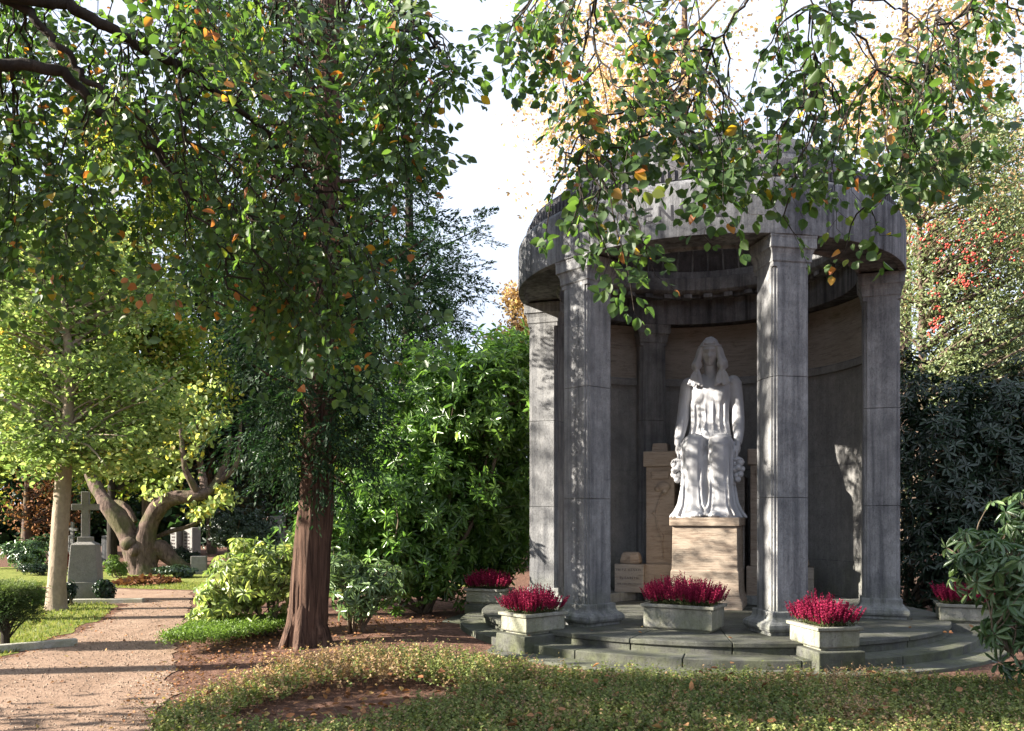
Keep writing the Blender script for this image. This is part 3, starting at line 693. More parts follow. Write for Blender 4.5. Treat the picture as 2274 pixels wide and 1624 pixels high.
def limbs_for(mb, trunk, C, nl, r0=.05, rmin=.008, sag=.1, zmin=None):
    tp = np.array([t_[:3] for t_ in trunk]); tr = np.array([t_[3] for t_ in trunk])
    # densify trunk
    D = []; Rr = []
    for i in range(len(tp)-1):
        for k in range(8): D.append(tp[i]+(tp[i+1]-tp[i])*k/8); Rr.append(tr[i]+(tr[i+1]-tr[i])*k/8)
    D.append(tp[-1]); Rr.append(tr[-1]); D = np.array(D); Rr = np.array(Rr)
    sel = RNG.choice(len(C), min(nl, len(C)), replace=False)
    for i in sel:
        c = C[i]; h = np.linalg.norm((c-D)[:, :2], axis=1); want = c[2]-h*.55
        j = np.argmin(np.abs(D[:, 2]-want)+.2*h)
        if zmin is not None and D[j, 2] < zmin: j = int(np.argmin(np.abs(D[:, 2]-zmin)))
        L = np.linalg.norm(c-D[j]); r = min(Rr[j]*.55, r0*(.4+.25*L))
        mb.tube(curve_to(D[j], c, sag, 6, .06), np.linspace(r, rmin, 6), 5, cap=False)
def clump_leaves(C, per, cr, Lr, asp, upb=.6, flat=.6, droop=.2):
    n = len(C)*per; P = np.repeat(C, per, 0)+nrm(n, 3)*cr*np.array([1, 1, flat])*.6
    N = unit(nrm(n, 3)+np.array([0, 0, upb*1.6])); A = unit(np.cross(N, nrm(n, 3))-np.array([0, 0, droop]))
    L = Lr*(.7+.6*rnd(n)); return P, A, N, L, L*asp
def tree(name, label, cat, trunk, lobes, nc, per, cr, Lr, asp, lm, bm, tmpl=T_LEAF, nl=50, lo=.5, upb=.6, droop=.2, group=None, flat=.6, r0=.05, wob=.06, nseg=12, zmin=None, rshift=0, top=True):
    b = trunk[0]; root = empty(name, (b[0], b[1], 0), label=label, cat=cat, group=group)
    o = np.array([b[0], b[1], 0]); tk = [(t_[0]-o[0], t_[1]-o[1], t_[2], t_[3]) for t_ in trunk]
    lb = [(l[0]-o[0], l[1]-o[1], *l[2:]) for l in lobes]
    C, D, _ = lobes_pts(lb, nc, lo)
    mb = MB(); mb.ridged([t_[:3] for t_ in tk], [t_[3] for t_ in tk], 40 if nseg >= 18 else 16, 8 if nseg >= 18 else 3, .05, 5, 2.0, .05)
    limbs_for(mb, tk, C, nl, r0, zmin=zmin)
    mb.build('trunk', M[bm], root, smooth=60)
    P, A, N, L, Wd = clump_leaves(C, per, cr, Lr, asp, upb, flat, droop)
    cl = np.repeat(rnd(nc), per); r = np.clip(.45*cl+.55*rnd(len(P))+rshift, 0, 1)
    leaves('crown', P, A, N, L, Wd, tmpl, M[lm], root, r)
    return root
def fronds(C, D, per, length, Lr, Wr, droop=.35, spread=.3):
    n = len(C); A0 = unit(D+nrm(n, 3)*.35+np.array([0, 0, -droop])); Nn = unit(nrm(n, 3)*.5+np.array([0, 0, 1])); S = unit(np.cross(Nn, A0))
    t_ = rnd(n, per); side = np.where(rnd(n, per) > .5, 1., -1.); wv = rnd(n, per)
    ln = length*(.6+.8*rnd(n))[:, None]
    P = C[:, None]+A0[:, None]*(t_*ln)[..., None]+S[:, None]*(side*wv*(1-.7*t_)*ln*spread)[..., None]-np.array([0, 0, 1])*(t_**2*ln*.25+wv**2*.08*ln)[..., None]
    A = A0[:, None]+S[:, None]*(side*.7)[..., None]+nrm(n, per, 3)*.22-np.array([0, 0, .15])
    N = Nn[:, None]+nrm(n, per, 3)*.45; m = n*per
    return P.reshape(m, 3), A.reshape(m, 3), N.reshape(m, 3), Lr*(.6+.7*rnd(m)), Wr*(.7+.6*rnd(m))
def conifer(name, label, trunk, lobes, nc, per, length, Lr, Wr, lm, bm, nl=60, lo=.35, droop=.35, zmin=None, wob=.1, nseg=20, flare=None, group=None, cat='conifer'):
    b = trunk[0]; root = empty(name, (b[0], b[1], 0), label=label, cat=cat, group=group)
    o = np.array([b[0], b[1], 0]); tk = [(t_[0]-o[0], t_[1]-o[1], t_[2], t_[3]) for t_ in trunk]
    lb = [(l[0]-o[0], l[1]-o[1], *l[2:]) for l in lobes]
    C, D, _ = lobes_pts(lb, nc, lo)
    mb = MB(); mb.ridged([t_[:3] for t_ in tk], [t_[3] for t_ in tk], 96 if flare else 24, 12 if flare else 3, .075, 6.5, .25, .10)
    limbs_for(mb, tk, C, nl, .05, .008, -.02, zmin)
    if flare:
        for a in flare:
            mb.tube([(.10*math.cos(a), .10*math.sin(a), .8), (.18*math.cos(a), .18*math.sin(a), .3), (.28*math.cos(a), .28*math.sin(a), .02), (.37*math.cos(a), .37*math.sin(a), -.08)], [.08, .085, .08, .05], 8, wob=.1)
    mb.build('trunk', M[bm], root, smooth=60)
    P, A, N, L, Wd = fronds(C, D, per, length, Lr, Wr, droop)
    cl = np.repeat(rnd(nc), per); leaves('crown', P, A, N, L, Wd, T_DIAM, M[lm], root, np.clip(.4*cl+.6*rnd(len(P)), 0, 1))
    return root
def whorls(T, D, k, L, asp, beta=(60, 105)):
    n = len(T); D = unit(D); X = unit(np.cross(D, nrm(n, 3))); Yv = np.cross(D, X)
    ang = (np.arange(k)[None]*2*math.pi/k+rnd(n)[:, None]*6.28+nrm(n, k)*.15); be = np.radians(beta[0]+(beta[1]-beta[0])*rnd(n, k))
    rd = X[:, None]*np.cos(ang)[..., None]+Yv[:, None]*np.sin(ang)[..., None]
    A = D[:, None]*np.cos(be)[..., None]+rd*np.sin(be)[..., None]-np.array([0, 0, .18]); N = D[:, None]*np.sin(be)[..., None]-rd*np.cos(be)[..., None]
    P = np.repeat(T[:, None], k, 1)+rd*.008; m = n*k; LL = L*(.75+.5*rnd(m))
    return P.reshape(m, 3), A.reshape(m, 3), N.reshape(m, 3)+nrm(m, 3)*.12, LL, LL*asp
def shrub(name, label, cat, base, lobes, nt, k, L, asp, lm, bm='twig', ns=40, lo=.75, beta=(60, 105), up=.5, stem_r=.015, sprd=.25, rshift=0, group=None, nb=6, zcut=0):
    root = empty(name, (base[0], base[1], 0), label=label, cat=cat, group=group)
    lb = [(l[0]-base[0], l[1]-base[1], *l[2:]) for l in lobes]
    T, D, _ = lobes_pts(lb, nt, lo); kp = T[:, 2] > max(.05, zcut); T = T[kp]; D = unit(D[kp]+np.array([0, 0, up])+nrm(kp.sum(), 3)*.25)
    mb = MB()
    boles = []
    for i in range(nb):
        a = 2*math.pi*i/nb+rnd()*1.0; f_ = np.array([math.cos(a)*sprd, math.sin(a)*sprd, 0]); l = lb[i % len(lb)]
        tgt = np.array([l[0], l[1], l[2]])+f_*1.5*l[3]; pts = curve_to(f_*.35, tgt, .02, 7, .07); mb.tube(pts, np.linspace(stem_r*2, stem_r*.8, 7), 6, cap=False); boles += pts[2:]
    B = np.array(boles)
    for i in RNG.choice(len(T), min(ns, len(T)), replace=False):
        j = np.argmin(np.linalg.norm(B-T[i]+np.array([0, 0, .15]), axis=1)); mb.tube(curve_to(B[j], T[i], -.02, 5, .06), np.linspace(stem_r*.7, .003, 5), 4, cap=False)
    mb.build('stems', M[bm], root, smooth=60)
    P, A, N, LL, WW = whorls(T, D, k, L, asp, beta)
    cl = np.repeat(rnd(len(T)), k); leaves('foliage', P, A, N, LL, WW, T_LONG, M[lm], root, np.clip(.5*cl+.5*rnd(len(P))+rshift, 0, 1))
    return root
def V(x, y, Y): return tuple(at(x, y, Y))
def lobe(x, y, Y, wpx, hpx, dm=None):   # picture-sized ellipsoid at depth Y
    c = at(x, y, Y); s_ = Y/F; return (c[0], c[1], c[2], wpx*s_, dm if dm else wpx*s_*.8, hpx*s_)

# ------------------------------------------------------------------ the big conifer
tb = gnd(682, 1440); tk = [(tb[0], tb[1], -.1, .29), (tb[0]+.0, tb[1], .25, .235)]
for x, y, w in ((687, 1350, 42), (692, 1250, 40), (700, 1130, 38), (708, 950, 34), (716, 700, 33), (724, 400, 31), (735, 120, 28), (742, -200, 22), (750, -600, 12)):
    p = at(x, y, tb[1]); tk.append((p[0], p[1], p[2], w*tb[1]/F))
Yc = tb[1]
conifer('conifer_tree', 'tall dark conifer with bare reddish trunk beside the gravel path', tk,
        [lobe(712, 640, Yc, 85, 150, .5), lobe(718, 470, Yc, 75, 90, .45), lobe(735, 30, Yc, 80, 90, .6), lobe(745, 545, 12.3, 130, 120, .7), lobe(745, 420, 12.2, 110, 100, .6), lobe(600, 130, Yc+.2, 130, 130, 1.3), lobe(560, 330, Yc+.3, 100, 130, 1.0), lobe(600, 900, Yc, 80, 120, .5), lobe(800, 930, Yc, 90, 120, .5), lobe(690, 960, Yc-.45, 130, 120, .35), lobe(700, 800, Yc-.6, 160, 130, .4), lobe(780, 980, Yc, 80, 80, .6), lobe(690, 1065, Yc-.3, 70, 50, .3), lobe(700, 1010, Yc-.35, 110, 70, .35), lobe(690, 1040, Yc-.3, 85, 70, .5), lobe(700, 900, Yc, 190, 120, 1.0), lobe(620, 940, Yc-.2, 120, 90, .7), lobe(650, 740, Yc, 190, 170, 1.2), lobe(800, 640, Yc+.5, 190, 150, 1.3), lobe(600, 480, Yc+.3, 180, 170, 1.4), lobe(860, 500, Yc+.6, 120, 130, 1.0), lobe(590, 240, Yc+.3, 150, 150, 1.3), lobe(570, 60, Yc+.3, 160, 130, 1.3), lobe(870, 330, Yc+.6, 70, 80, .8), lobe(640, -130, Yc+.5, 200, 100, 1.3)],  # includes a lobe behind the trunk, added to keep sun off the statue
        1850, 38, .42, .075, .024, 'needle', 'bark_red', 120, .3, .35, 2.3, .13, 28, (3.6, 4.6, 5.7, .6, 2.2))

# young pale-trunked tree on the lawn
b = gnd(124, 1355)
tk = [(b[0], b[1], -.05, .24), (b[0]+.0, b[1], .1, .175)]+[(*at(x, y, b[1])[:3], r) for x, y, r in ((128, 1270, .145), (138, 1100, .138), (148, 980, .11), (155, 860, .085), (150, 760, .07), (140, 650, .04), (150, 480, .02))]
tk = [(t_[0], t_[1], t_[2], t_[3]) for t_ in tk]
tree('young_tree', 'slim pale trunked tree with yellow green leaves on the lawn', 'tree', tk,
     [lobe(110, 1000, 15, 190, 70, 1.4), lobe(260, 980, 15, 130, 90, 1.1), lobe(60, 900, 15.3, 150, 90, 1.2), lobe(250, 860, 15.4, 170, 80, 1.2), lobe(110, 760, 15.5, 190, 100, 1.4), lobe(240, 640, 15.6, 170, 120, 1.3), lobe(60, 560, 15.6, 170, 120, 1.3)],
     700, 30, .32, .09, .85, 'maple', 'bark_pale', nl=150, lo=.2, zmin=2.9, wob=.03, nseg=18, upb=1.0)

# leaning old tree with two thick limbs
lt = empty('leaning_tree', (*gnd(320, 1275), 0), label='old forked tree with twisted mossy limbs behind the stone cross', cat='tree')
o_ = np.array([*gnd(320, 1275), 0]); mb = MB(); Yl = o_[1]
def vp(*pts): return [at(x, y, Yl+dy)-o_ for x, y, dy in pts]
mb.ridged(vp((322, 1290, 0), (312, 1265, 0), (300, 1225, 0), (283, 1190, 0), (262, 1150, 0), (238, 1120, 0), (215, 1085, .3), (190, 1040, .6)), [.42, .36, .30, .26, .25, .22, .18, .12], 36, 7, .10, 2.5, 1.2, .16)
mb.ridged(vp((318, 1285, 0), (320, 1230, 0), (328, 1180, 0), (343, 1140, 0), (370, 1112, 0), (410, 1104, 0), (450, 1098, 0), (478, 1080, .3), (500, 1030, .5), (512, 970, .6)), [.40, .31, .24, .23, .22, .19, .17, .13, .10, .06], 36, 7, .10, 2.5, 1.2, .16)
mb.ridged(vp((440, 1100, 0), (425, 1070, -.2), (412, 1045, -.3), (406, 1005, -.4), (400, 940, -.4)), [.13, .10, .09, .07, .04], 36, 7, .10, 2.5, 1.2, .16)
mb.ridged(vp((455, 1098, 0), (448, 1050, .3), (440, 1000, .4), (436, 930, .5)), [.13, .10, .08, .05], 36, 7, .10, 2.5, 1.2, .16)
mb.ridged(vp((480, 1075, .3), (520, 1040, .3), (530, 1000, .4), (535, 930, .4)), [.09, .07, .05, .03], 36, 7, .10, 2.5, 1.2, .16)
mb.ridged(vp((300, 1160, .4), (285, 1130, .5), (260, 1115, .7), (240, 1122, .8)), [.08, .08, .07, .05], 36, 7, .10, 2.5, 1.2, .16)
mb.ridged(vp((310, 1280, 0), (345, 1220, .2), (390, 1250, .2), (440, 1280, .2)), [.3, .30, .20, .08], 36, 7, .10, 2.5, 1.2, .16)
mb.ridged(vp((330, 1200, .3), (380, 1180, .4), (430, 1165, .4), (480, 1130, .4)), [.07, .06, .05, .02], 36, 7, .10, 2.5, 1.2, .16)
mb.ball(vp((286, 1208, -.2))[0], (.24, .22, .20), 16, 12); mb.ball(vp((300, 1222, -.2))[0], (.2, .2, .2), 16, 12)
mb.build('trunk', M['bark_grey'], lt, smooth=80)
C = np.array([at(x+nrm()*14, y+nrm()*9, Yl-.3+rnd()*.8)-o_ for x, y in [(390, 1060), (400, 1020), (430, 1010), (380, 990), (450, 980), (340, 1010), (470, 960), (500, 1085), (480, 1115), (500, 1105), (460, 1120), (430, 1130), (440, 1145), (360, 1085), (330, 1085), (400, 950), (440, 930), (350, 940), (490, 920), (380, 900), (420, 870), (460, 860), (340, 870)] for _ in range(4)])
P, A, N, L, Wd = clump_leaves(C, 11, .22, .17, .75, .5, .7, .5)
leaves('crown', P, A, N, L, Wd, T_LEAF, M['maple'], lt, np.clip(.45+.5*rnd(len(P)), 0, 1))

# ------------------------------------------------------------------ shrubs
b = (-3.35, 11.9)
shrub('rhododendron_bush', 'yellow green rhododendron with drooping leaves left of the conifer trunk', 'bush', b,
      [lobe(560, 1290, 12, 105, 75, .7), lobe(500, 1330, 12.0, 70, 60, .55), lobe(620, 1250, 12.2, 60, 60, .5), lobe(470, 1370, 11.8, 50, 35, .4), lobe(545, 1225, 12.3, 40, 35, .4)],
      560, 8, .12, .32, 'rhodo_yellow', ns=200, lo=.35, beta=(75, 125), stem_r=.014, nb=9, zcut=.25)
b = gnd(790, 1415)
shrub('rhododendron_bush', 'open stemmed rhododendron with few leaves right of the conifer trunk', 'bush', b,
      [lobe(800, 1310, 11.5, 75, 45, .5), lobe(760, 1260, 11.6, 50, 40, .4), lobe(850, 1280, 11.7, 45, 40, .4), lobe(790, 1350, 11.4, 40, 25, .3)],
      240, 7, .12, .28, 'rhodo', ns=130, lo=.35, beta=(70, 120), stem_r=.013, nb=9, zcut=.3, rshift=.45)
shrub('laurel_bush', 'large bright green laurel bush left of the rotunda', 'bush', (-1.5, 14.6),
      [lobe(1080, 900, 14.6, 110, 150, 1.0), lobe(960, 900, 14.8, 100, 140, 1.0), lobe(1120, 1060, 15.3, 90, 180, .8), lobe(960, 1100, 14.4, 130, 150, 1.1), lobe(850, 1130, 14.2, 110, 120, 1.0), lobe(1060, 1180, 15.6, 130, 130, .8), lobe(1000, 1270, 14.6, 60, 60, .5), lobe(880, 1240, 14.0, 120, 90, .8), lobe(740, 1200, 14.0, 110, 80, .8), lobe(1130, 800, 15, 60, 70, .6)],
      5200, 7, .15, .30, 'laurel', ns=260, lo=.5, beta=(40, 95), stem_r=.022, nb=12, up=.5)
shrub('rhododendron_bush', 'grey green rhododendron hanging over the far right planter', 'bush', (5.3, 7.9),
      [lobe(2210, 1260, 7.8, 95, 75, .5), lobe(2170, 1200, 8.0, 55, 30, .3), lobe(2275, 1340, 7.6, 90, 60, .5), lobe(2150, 1240, 7.8, 45, 30, .3), lobe(2210, 1400, 7.5, 30, 25, .2), lobe(2290, 1180, 8.0, 70, 90, .5), lobe(2270, 1440, 7.6, 60, 60, .5)],
      230, 8, .13, .25, 'rhodo', ns=200, lo=.35, beta=(75, 125), stem_r=.012, nb=8, rshift=.1, zcut=.15)
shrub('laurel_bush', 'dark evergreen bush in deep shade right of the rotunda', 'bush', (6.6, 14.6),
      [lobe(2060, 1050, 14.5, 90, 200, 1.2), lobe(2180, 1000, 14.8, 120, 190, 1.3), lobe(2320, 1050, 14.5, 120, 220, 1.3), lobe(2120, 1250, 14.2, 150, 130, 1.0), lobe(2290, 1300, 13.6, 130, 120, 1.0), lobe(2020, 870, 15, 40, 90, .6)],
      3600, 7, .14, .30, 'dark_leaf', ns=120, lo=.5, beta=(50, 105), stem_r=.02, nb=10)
# holly with red berries
hb = (8.3, 17.5)
hol = tree('holly_tree', 'tall loose holly tree with red berries right of the rotunda', 'tree', [(hb[0], hb[1], -.05, .14), (hb[0], hb[1], 2, .11), (hb[0]+.1, hb[1], 5, .08), (hb[0], hb[1], 8.5, .03)],
     [lobe(2090, 620, 17.5, 120, 260, 1.4), lobe(2230, 560, 17.5, 110, 280, 1.4), lobe(2020, 400, 17.7, 90, 90, 1.0), lobe(2160, 330, 17.8, 110, 110, 1.2), lobe(2110, 830, 17.2, 120, 90, 1.2), lobe(2300, 760, 17.2, 90, 200, 1.2)],
     1100, 26, .30, .075, .5, 'holly', 'bark_grey', nl=260, lo=.2, upb=.3, wob=.03)
C, D, _ = lobes_pts([(l[0]-hb[0], l[1]-hb[1]-.5, *l[2:]) for l in (lobe(2080, 600, 17.5, 100, 150, .9), lobe(2230, 580, 17.5, 100, 110, .9))], 75, .5)
n_ = 8; Pb = np.repeat(C, n_, 0)+nrm(len(C)*n_, 3)*.07; mb = MB()
for p in Pb: mb.ball(p, .021, 6, 4)
mb.build('berries', M['berry'], hol, kind='stuff')
# ivy, small bushes
def bush(label, x, y, wpx, hpx, lm='laurel', n=220, L=.07, asp=.5, name='small_bush', z=0, Y=None, rshift=0, k=6):
    X, Yb = gnd(x, y, z) if Y is None else ((x-1137)/F*Y, Y); s_ = Yb/F
    shrub(name, label, 'bush', (X, Yb), [(X+(rnd()-.5)*wpx*s_*1.1, Yb+(rnd()-.5)*wpx*s_*.5, hpx*s_*(.35+.45*rnd()), wpx*s_*(.35+.35*rnd()), wpx*s_*.45, hpx*s_*(.22+.18*rnd())) for _ in range(6)], n, k, L, asp, lm, ns=50, lo=.2, stem_r=.008, nb=5, rshift=rshift)
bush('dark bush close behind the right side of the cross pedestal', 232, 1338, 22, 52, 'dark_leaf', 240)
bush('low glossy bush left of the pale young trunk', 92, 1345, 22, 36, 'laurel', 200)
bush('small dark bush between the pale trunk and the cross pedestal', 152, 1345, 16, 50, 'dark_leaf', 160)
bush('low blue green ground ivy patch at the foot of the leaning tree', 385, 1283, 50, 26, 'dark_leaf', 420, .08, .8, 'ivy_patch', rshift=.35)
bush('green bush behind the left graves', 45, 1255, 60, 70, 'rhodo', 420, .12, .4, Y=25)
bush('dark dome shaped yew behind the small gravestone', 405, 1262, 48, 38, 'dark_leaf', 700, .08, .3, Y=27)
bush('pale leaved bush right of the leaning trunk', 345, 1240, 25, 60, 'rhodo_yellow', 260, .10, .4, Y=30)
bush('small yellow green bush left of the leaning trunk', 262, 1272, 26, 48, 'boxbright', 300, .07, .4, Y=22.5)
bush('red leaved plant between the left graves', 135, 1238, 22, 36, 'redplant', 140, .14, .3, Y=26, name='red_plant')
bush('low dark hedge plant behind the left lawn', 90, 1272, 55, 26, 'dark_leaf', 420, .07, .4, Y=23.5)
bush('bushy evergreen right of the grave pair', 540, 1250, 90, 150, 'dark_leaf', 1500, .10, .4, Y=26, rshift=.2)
# clipped yew at the left edge
b = gnd(12, 1440)
yw = empty('clipped_yew', (b[0], b[1], 0), label='clipped yew with flat paler top at the left edge of the lawn', cat='bush')
mb = MB(); mb.tube([(0, 0, -.05), (.0, 0, .3), (.02, 0, .7)], [.06, .05, .03], 8, wob=.1)
n = 2600; P = np.stack([(rnd(n)-.5)*.62, (rnd(n)-.5)*.62, .3+.5*rnd(n)**.6], 1); 
for i in range(70):
    mb.tube(curve_to((0, 0, .05+rnd()*.4), P[i]*np.array([1, 1, .9]), 0, 4, .05), [.012, .009, .006, .003], 4, cap=False)
mb.build('stems', M['bark_dark'], yw, smooth=60)
Pn, An, Nn, Ln, Wn = fronds(P*np.array([1, 1, 1]), unit(P*np.array([2, 2, .5])), 16, .09, .03, .007, 0, .4)
leaves('foliage', Pn, An, Nn, Ln, Wn, T_DIAM, M['needle_pale'], yw, np.clip((Pn[:, 2]-.45)*2.2+.3*rnd(len(Pn)), 0, 1))  # needle colour gets paler towards the top

# ------------------------------------------------------------------ graves
cb = gnd(170, 1338); cr_ = empty('stone_cross', (cb[0], cb[1]+.35, 0), rad(14), label='tall grey stone cross on a tapered granite pedestal on the lawn', cat='cross monument')
mb = MB(); mb.box((0, 0, .17), (.60, .60, .42)); mb.box((0, 0, .49), (.53, .53, .24), top=.97); mb.box((0, 0, .85), (.51, .51, .50), top=.86); mb.box((0, 0, 1.12), (.44, .44, .05), top=.6)
mb.build('pedestal', M['granite'], cr_, smooth=0, bevel=.012)
mb = MB(); mb.box((0, 0, 1.18), (.26, .2, .12)); mb.box((0, 0, 1.66), (.135, .13, .92)); mb.box((0, 0, 1.82), (.48, .128, .12)); mb.build('cross', M['granite'], cr_, smooth=0, bevel=.008)
mb = MB(); mb.box((0, 0, .0), (2.0, .14, .16)); mb.build('grave_kerb', M['kerb'], None, (cb[0]+.3, cb[1]-.15, 0), rad(6), smooth=0, bevel=.01, label='low stone kerb lying in front of the cross pedestal', cat='kerb')
mb = MB(); mb.box((0, 0, .03), (1.9, .12, .12)); mb.build('grave_kerb', M['kerb'], None, (*gnd(-20, 1450), 0), rad(38), smooth=0, bevel=.01, label='pale stone kerb below the clipped yew at the left edge', cat='kerb')
def grave(label, x0, x1, ytop, Y, d=.2, rz=0, mat='gravestone', name='gravestone', text=False, taper=1.0, round_=False):
    c = at((x0+x1)/2, ytop, Y); w = (x1-x0)*Y/F; h = c[2]
    root = empty(name, (c[0], Y, 0), rz, label=label, cat='gravestone')
    mb = MB(); mb.box((0, 0, h/2), (w, d, h), top=taper, topy=1); mb.build('slab', M[mat], root, smooth=0, bevel=.012)
    mb = MB(); mb.box((0, 0, .04), (w+.12, d+.12, .10)); mb.build('footing', M['granite'], root, smooth=0, bevel=.01)
    if text:
        mb = MB()
        for r_ in range(7):
            for q in range(2):
                mb.box((-w*.2+q*w*.3+.02*math.sin(r_*3), -d/2-.002, h*.25+r_*h*.095), (w*.24, .006, h*.045))
        mb.build('lettering', M['letter'], root, smooth=0)
grave('tall narrow pale gravestone, left one of the pair beyond the leaning tree', 386, 404, 1172, 30, .4, rad(-25), text=True)
grave('wide tall pale gravestone, right one of the pair beyond the leaning tree', 412, 440, 1172, 30, .4, rad(-25), text=True)
grave('low pink grey gravestone block beside the yellow green rhododendron', 426, 458, 1235, 24, .3, rad(12), 'granite')
grave('dark blue grey gravestone showing above the rhododendron', 601, 632, 1146, 27, .25, 0, 'granite')
grave('small pale gravestone behind the left bush, nearest the picture edge', 52, 66, 1205, 26, .2, rad(-20))
grave('narrow white gravestone between the left bush and the red plant', 78, 92, 1203, 26.5, .25, rad(-20))
grave('short white gravestone just right of the red plant', 112, 130, 1214, 26, .25, rad(-20))
grave('wide low white gravestone behind the red plant', 128, 160, 1190, 28, .25, rad(-5))
grave('dark stone monument between the cross and the leaning tree', 230, 246, 1190, 28, .3, 0, 'stone_dark')
wc = at(161, 1200, 27.5); root = empty('white_cross', (wc[0], 27.5, 0), label='small distant white cross seen between the trunk and the stone cross', cat='cross')
mb = MB(); mb.box((0, 0, .3), (.34, .25, .6)); mb.build('foot', M['gravestone'], root, smooth=0, bevel=.01)
mb = MB(); mb.box((0, 0, 1.0), (.09, .09, .85)); mb.box((0, 0, 1.18), (.34, .085, .09)); mb.build('cross', M['gravestone'], root, smooth=0, bevel=.008)
mb = MB(); mb.box((0, 0, .03), (.9, .55, .08)); mb.build('grave_slab', M['kerb'], None, (*gnd(290, 1262), 0), rad(10), smooth=0, bevel=.01, label='flat stone slab lying left of the leaning tree', cat='grave slab')
b = gnd(325, 1296); n = 900; a = rnd(n)*6.28; r_ = np.sqrt(rnd(n)); P = np.stack([b[0]+r_*np.cos(a)*.75, b[1]+r_*np.sin(a)*.8, .02+.16*(1-r_**2)*rnd(n)], 1)
leaves('leaf_pile', P, unit(nrm(n, 3)*[1, 1, .4]), nrm(n, 3)+[0, 0, 1.2], .13, .09, T_LEAF, M['deadleaf'], None, np.clip(.28*rnd(n), 0, 1), kind='stuff', label='low heap of brown raked leaves before the leaning tree', cat='leaves')

# ------------------------------------------------------------------ background trees
def bgtree(label, x, Y, top, wpx, ybot, lm, bm='bark_grey', nc=500, per=40, Lr=.16, cr=.5, trunk_r=.2, lo=.3, name='broadleaf_tree', group='trees behind the graves', lean=0, cat='tree', upb=.5, rshift=0):
    X = (x-1137)/F*Y; s_ = Y/F; zt = EYE+(HORIZON-top)*s_; zb = EYE+(HORIZON-ybot)*s_; w = wpx*s_
    lobes = []
    k = max(3, int((zt-zb)/w)+2)
    for i in range(k*2):
        f_ = (i+.5)/(k*2); ww = w*(.5+.35*math.sin(math.pi*min(1, f_*.9+.1)))
        lobes.append((X+(rnd()-.5)*w*.9, Y+(rnd()-.5)*w*.6, zb+(zt-zb)*f_, ww*.6, ww*.55, (zt-zb)/k*.6))
    return tree(name, label, cat, [(X-lean, Y, -.1, trunk_r*1.2), (X-lean*.8, Y, zb*.5+.3, trunk_r), (X, Y, (zb+zt)/2, trunk_r*.6), (X, Y, zt, .03)], lobes, nc, per, cr, Lr, .65, lm, bm, nl=60, lo=lo, upb=upb, group=group, zmin=max(1.2, zb-.5), nseg=8, rshift=rshift)
bgtree('bright green tree far behind the left lawn, closest to the picture edge', -60, 26, 300, 260, 1050, 'backdrop', nc=650, rshift=.15)
bgtree('sunlit yellow green tree above the leaning tree', 330, 27, 250, 240, 1060, 'backdrop', nc=700, rshift=.25)
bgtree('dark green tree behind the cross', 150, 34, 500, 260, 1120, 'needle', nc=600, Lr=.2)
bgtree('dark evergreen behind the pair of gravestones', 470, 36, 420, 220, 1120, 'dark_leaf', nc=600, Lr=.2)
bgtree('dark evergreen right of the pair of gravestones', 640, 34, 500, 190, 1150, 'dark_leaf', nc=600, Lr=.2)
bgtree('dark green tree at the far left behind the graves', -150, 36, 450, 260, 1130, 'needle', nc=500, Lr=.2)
bgtree('slender dark tree with thin trunk between cross and leaning tree', 249, 25, 620, 150, 1040, 'backdrop', 'bark_dark', nc=350, trunk_r=.13)
bgtree('russet leaved low tree far behind the cross', 60, 33, 1040, 150, 1170, 'deadleaf', nc=60, per=24, Lr=.12)
bgtree('green tree behind the conifer', 800, 30, 520, 200, 1100, 'backdrop', nc=500)
bgtree('orange autumn tree behind the laurel', 1140, 30, 640, 75, 900, 'autumn', nc=160, per=40, Lr=.13, cr=.4)
for i, (x, tp, w, lab) in enumerate(((1520, -160, 480, 'large pink orange autumn tree rising behind the rotunda roof'), (2010, -160, 420, 'pale orange autumn tree behind the right side of the rotunda'))):
    bgtree(lab, x, 24, tp, w, 620, 'autumn', nc=620, per=22, Lr=.11, cr=.6, trunk_r=.2, lo=.25, group=None, rshift=.1*i)
bgtree('bare looking green tree behind the holly', 2280, 27, 430, 200, 1000, 'holly', nc=300, group=None)
bgtree('dark evergreen closing the view behind the dark bush', 2180, 22, 780, 260, 1200, 'dark_leaf', nc=600, group=None, Lr=.14)
bgtree('dense green tree behind the rotunda', 1500, 28, 700, 300, 1150, 'backdrop', nc=400, group=None)
bgtree('dense green tree behind the laurel', 1010, 27, 850, 200, 1180, 'laurel', nc=500, group=None)
# lacy conifer behind the laurel
Yk = 18.0; kx = at(900, 1200, Yk)[0]
conifer('conifer_tree', 'blue green conifer with upswept feathery boughs behind the laurel', [(kx, Yk, -.1, .25), (kx, Yk, 3, .2), (kx+.1, Yk, 7, .1), (kx, Yk, 10.5, .03)],
        [lobe(1035, 560, Yk, 28, 85, .5), lobe(1055, 520, Yk, 22, 60, .4), lobe(1010, 640, Yk, 40, 70, .6), lobe(960, 620, Yk, 60, 130, .9), lobe(900, 600, Yk, 90, 200, 1.2), lobe(870, 820, Yk, 120, 140, 1.2), lobe(980, 720, Yk, 60, 60, .8), lobe(880, 380, Yk, 60, 160, .9)],
        900, 40, .5, .09, .026, 'needle', 'bark_dark', 80, .2, -.2, 2.0, .05, 10)
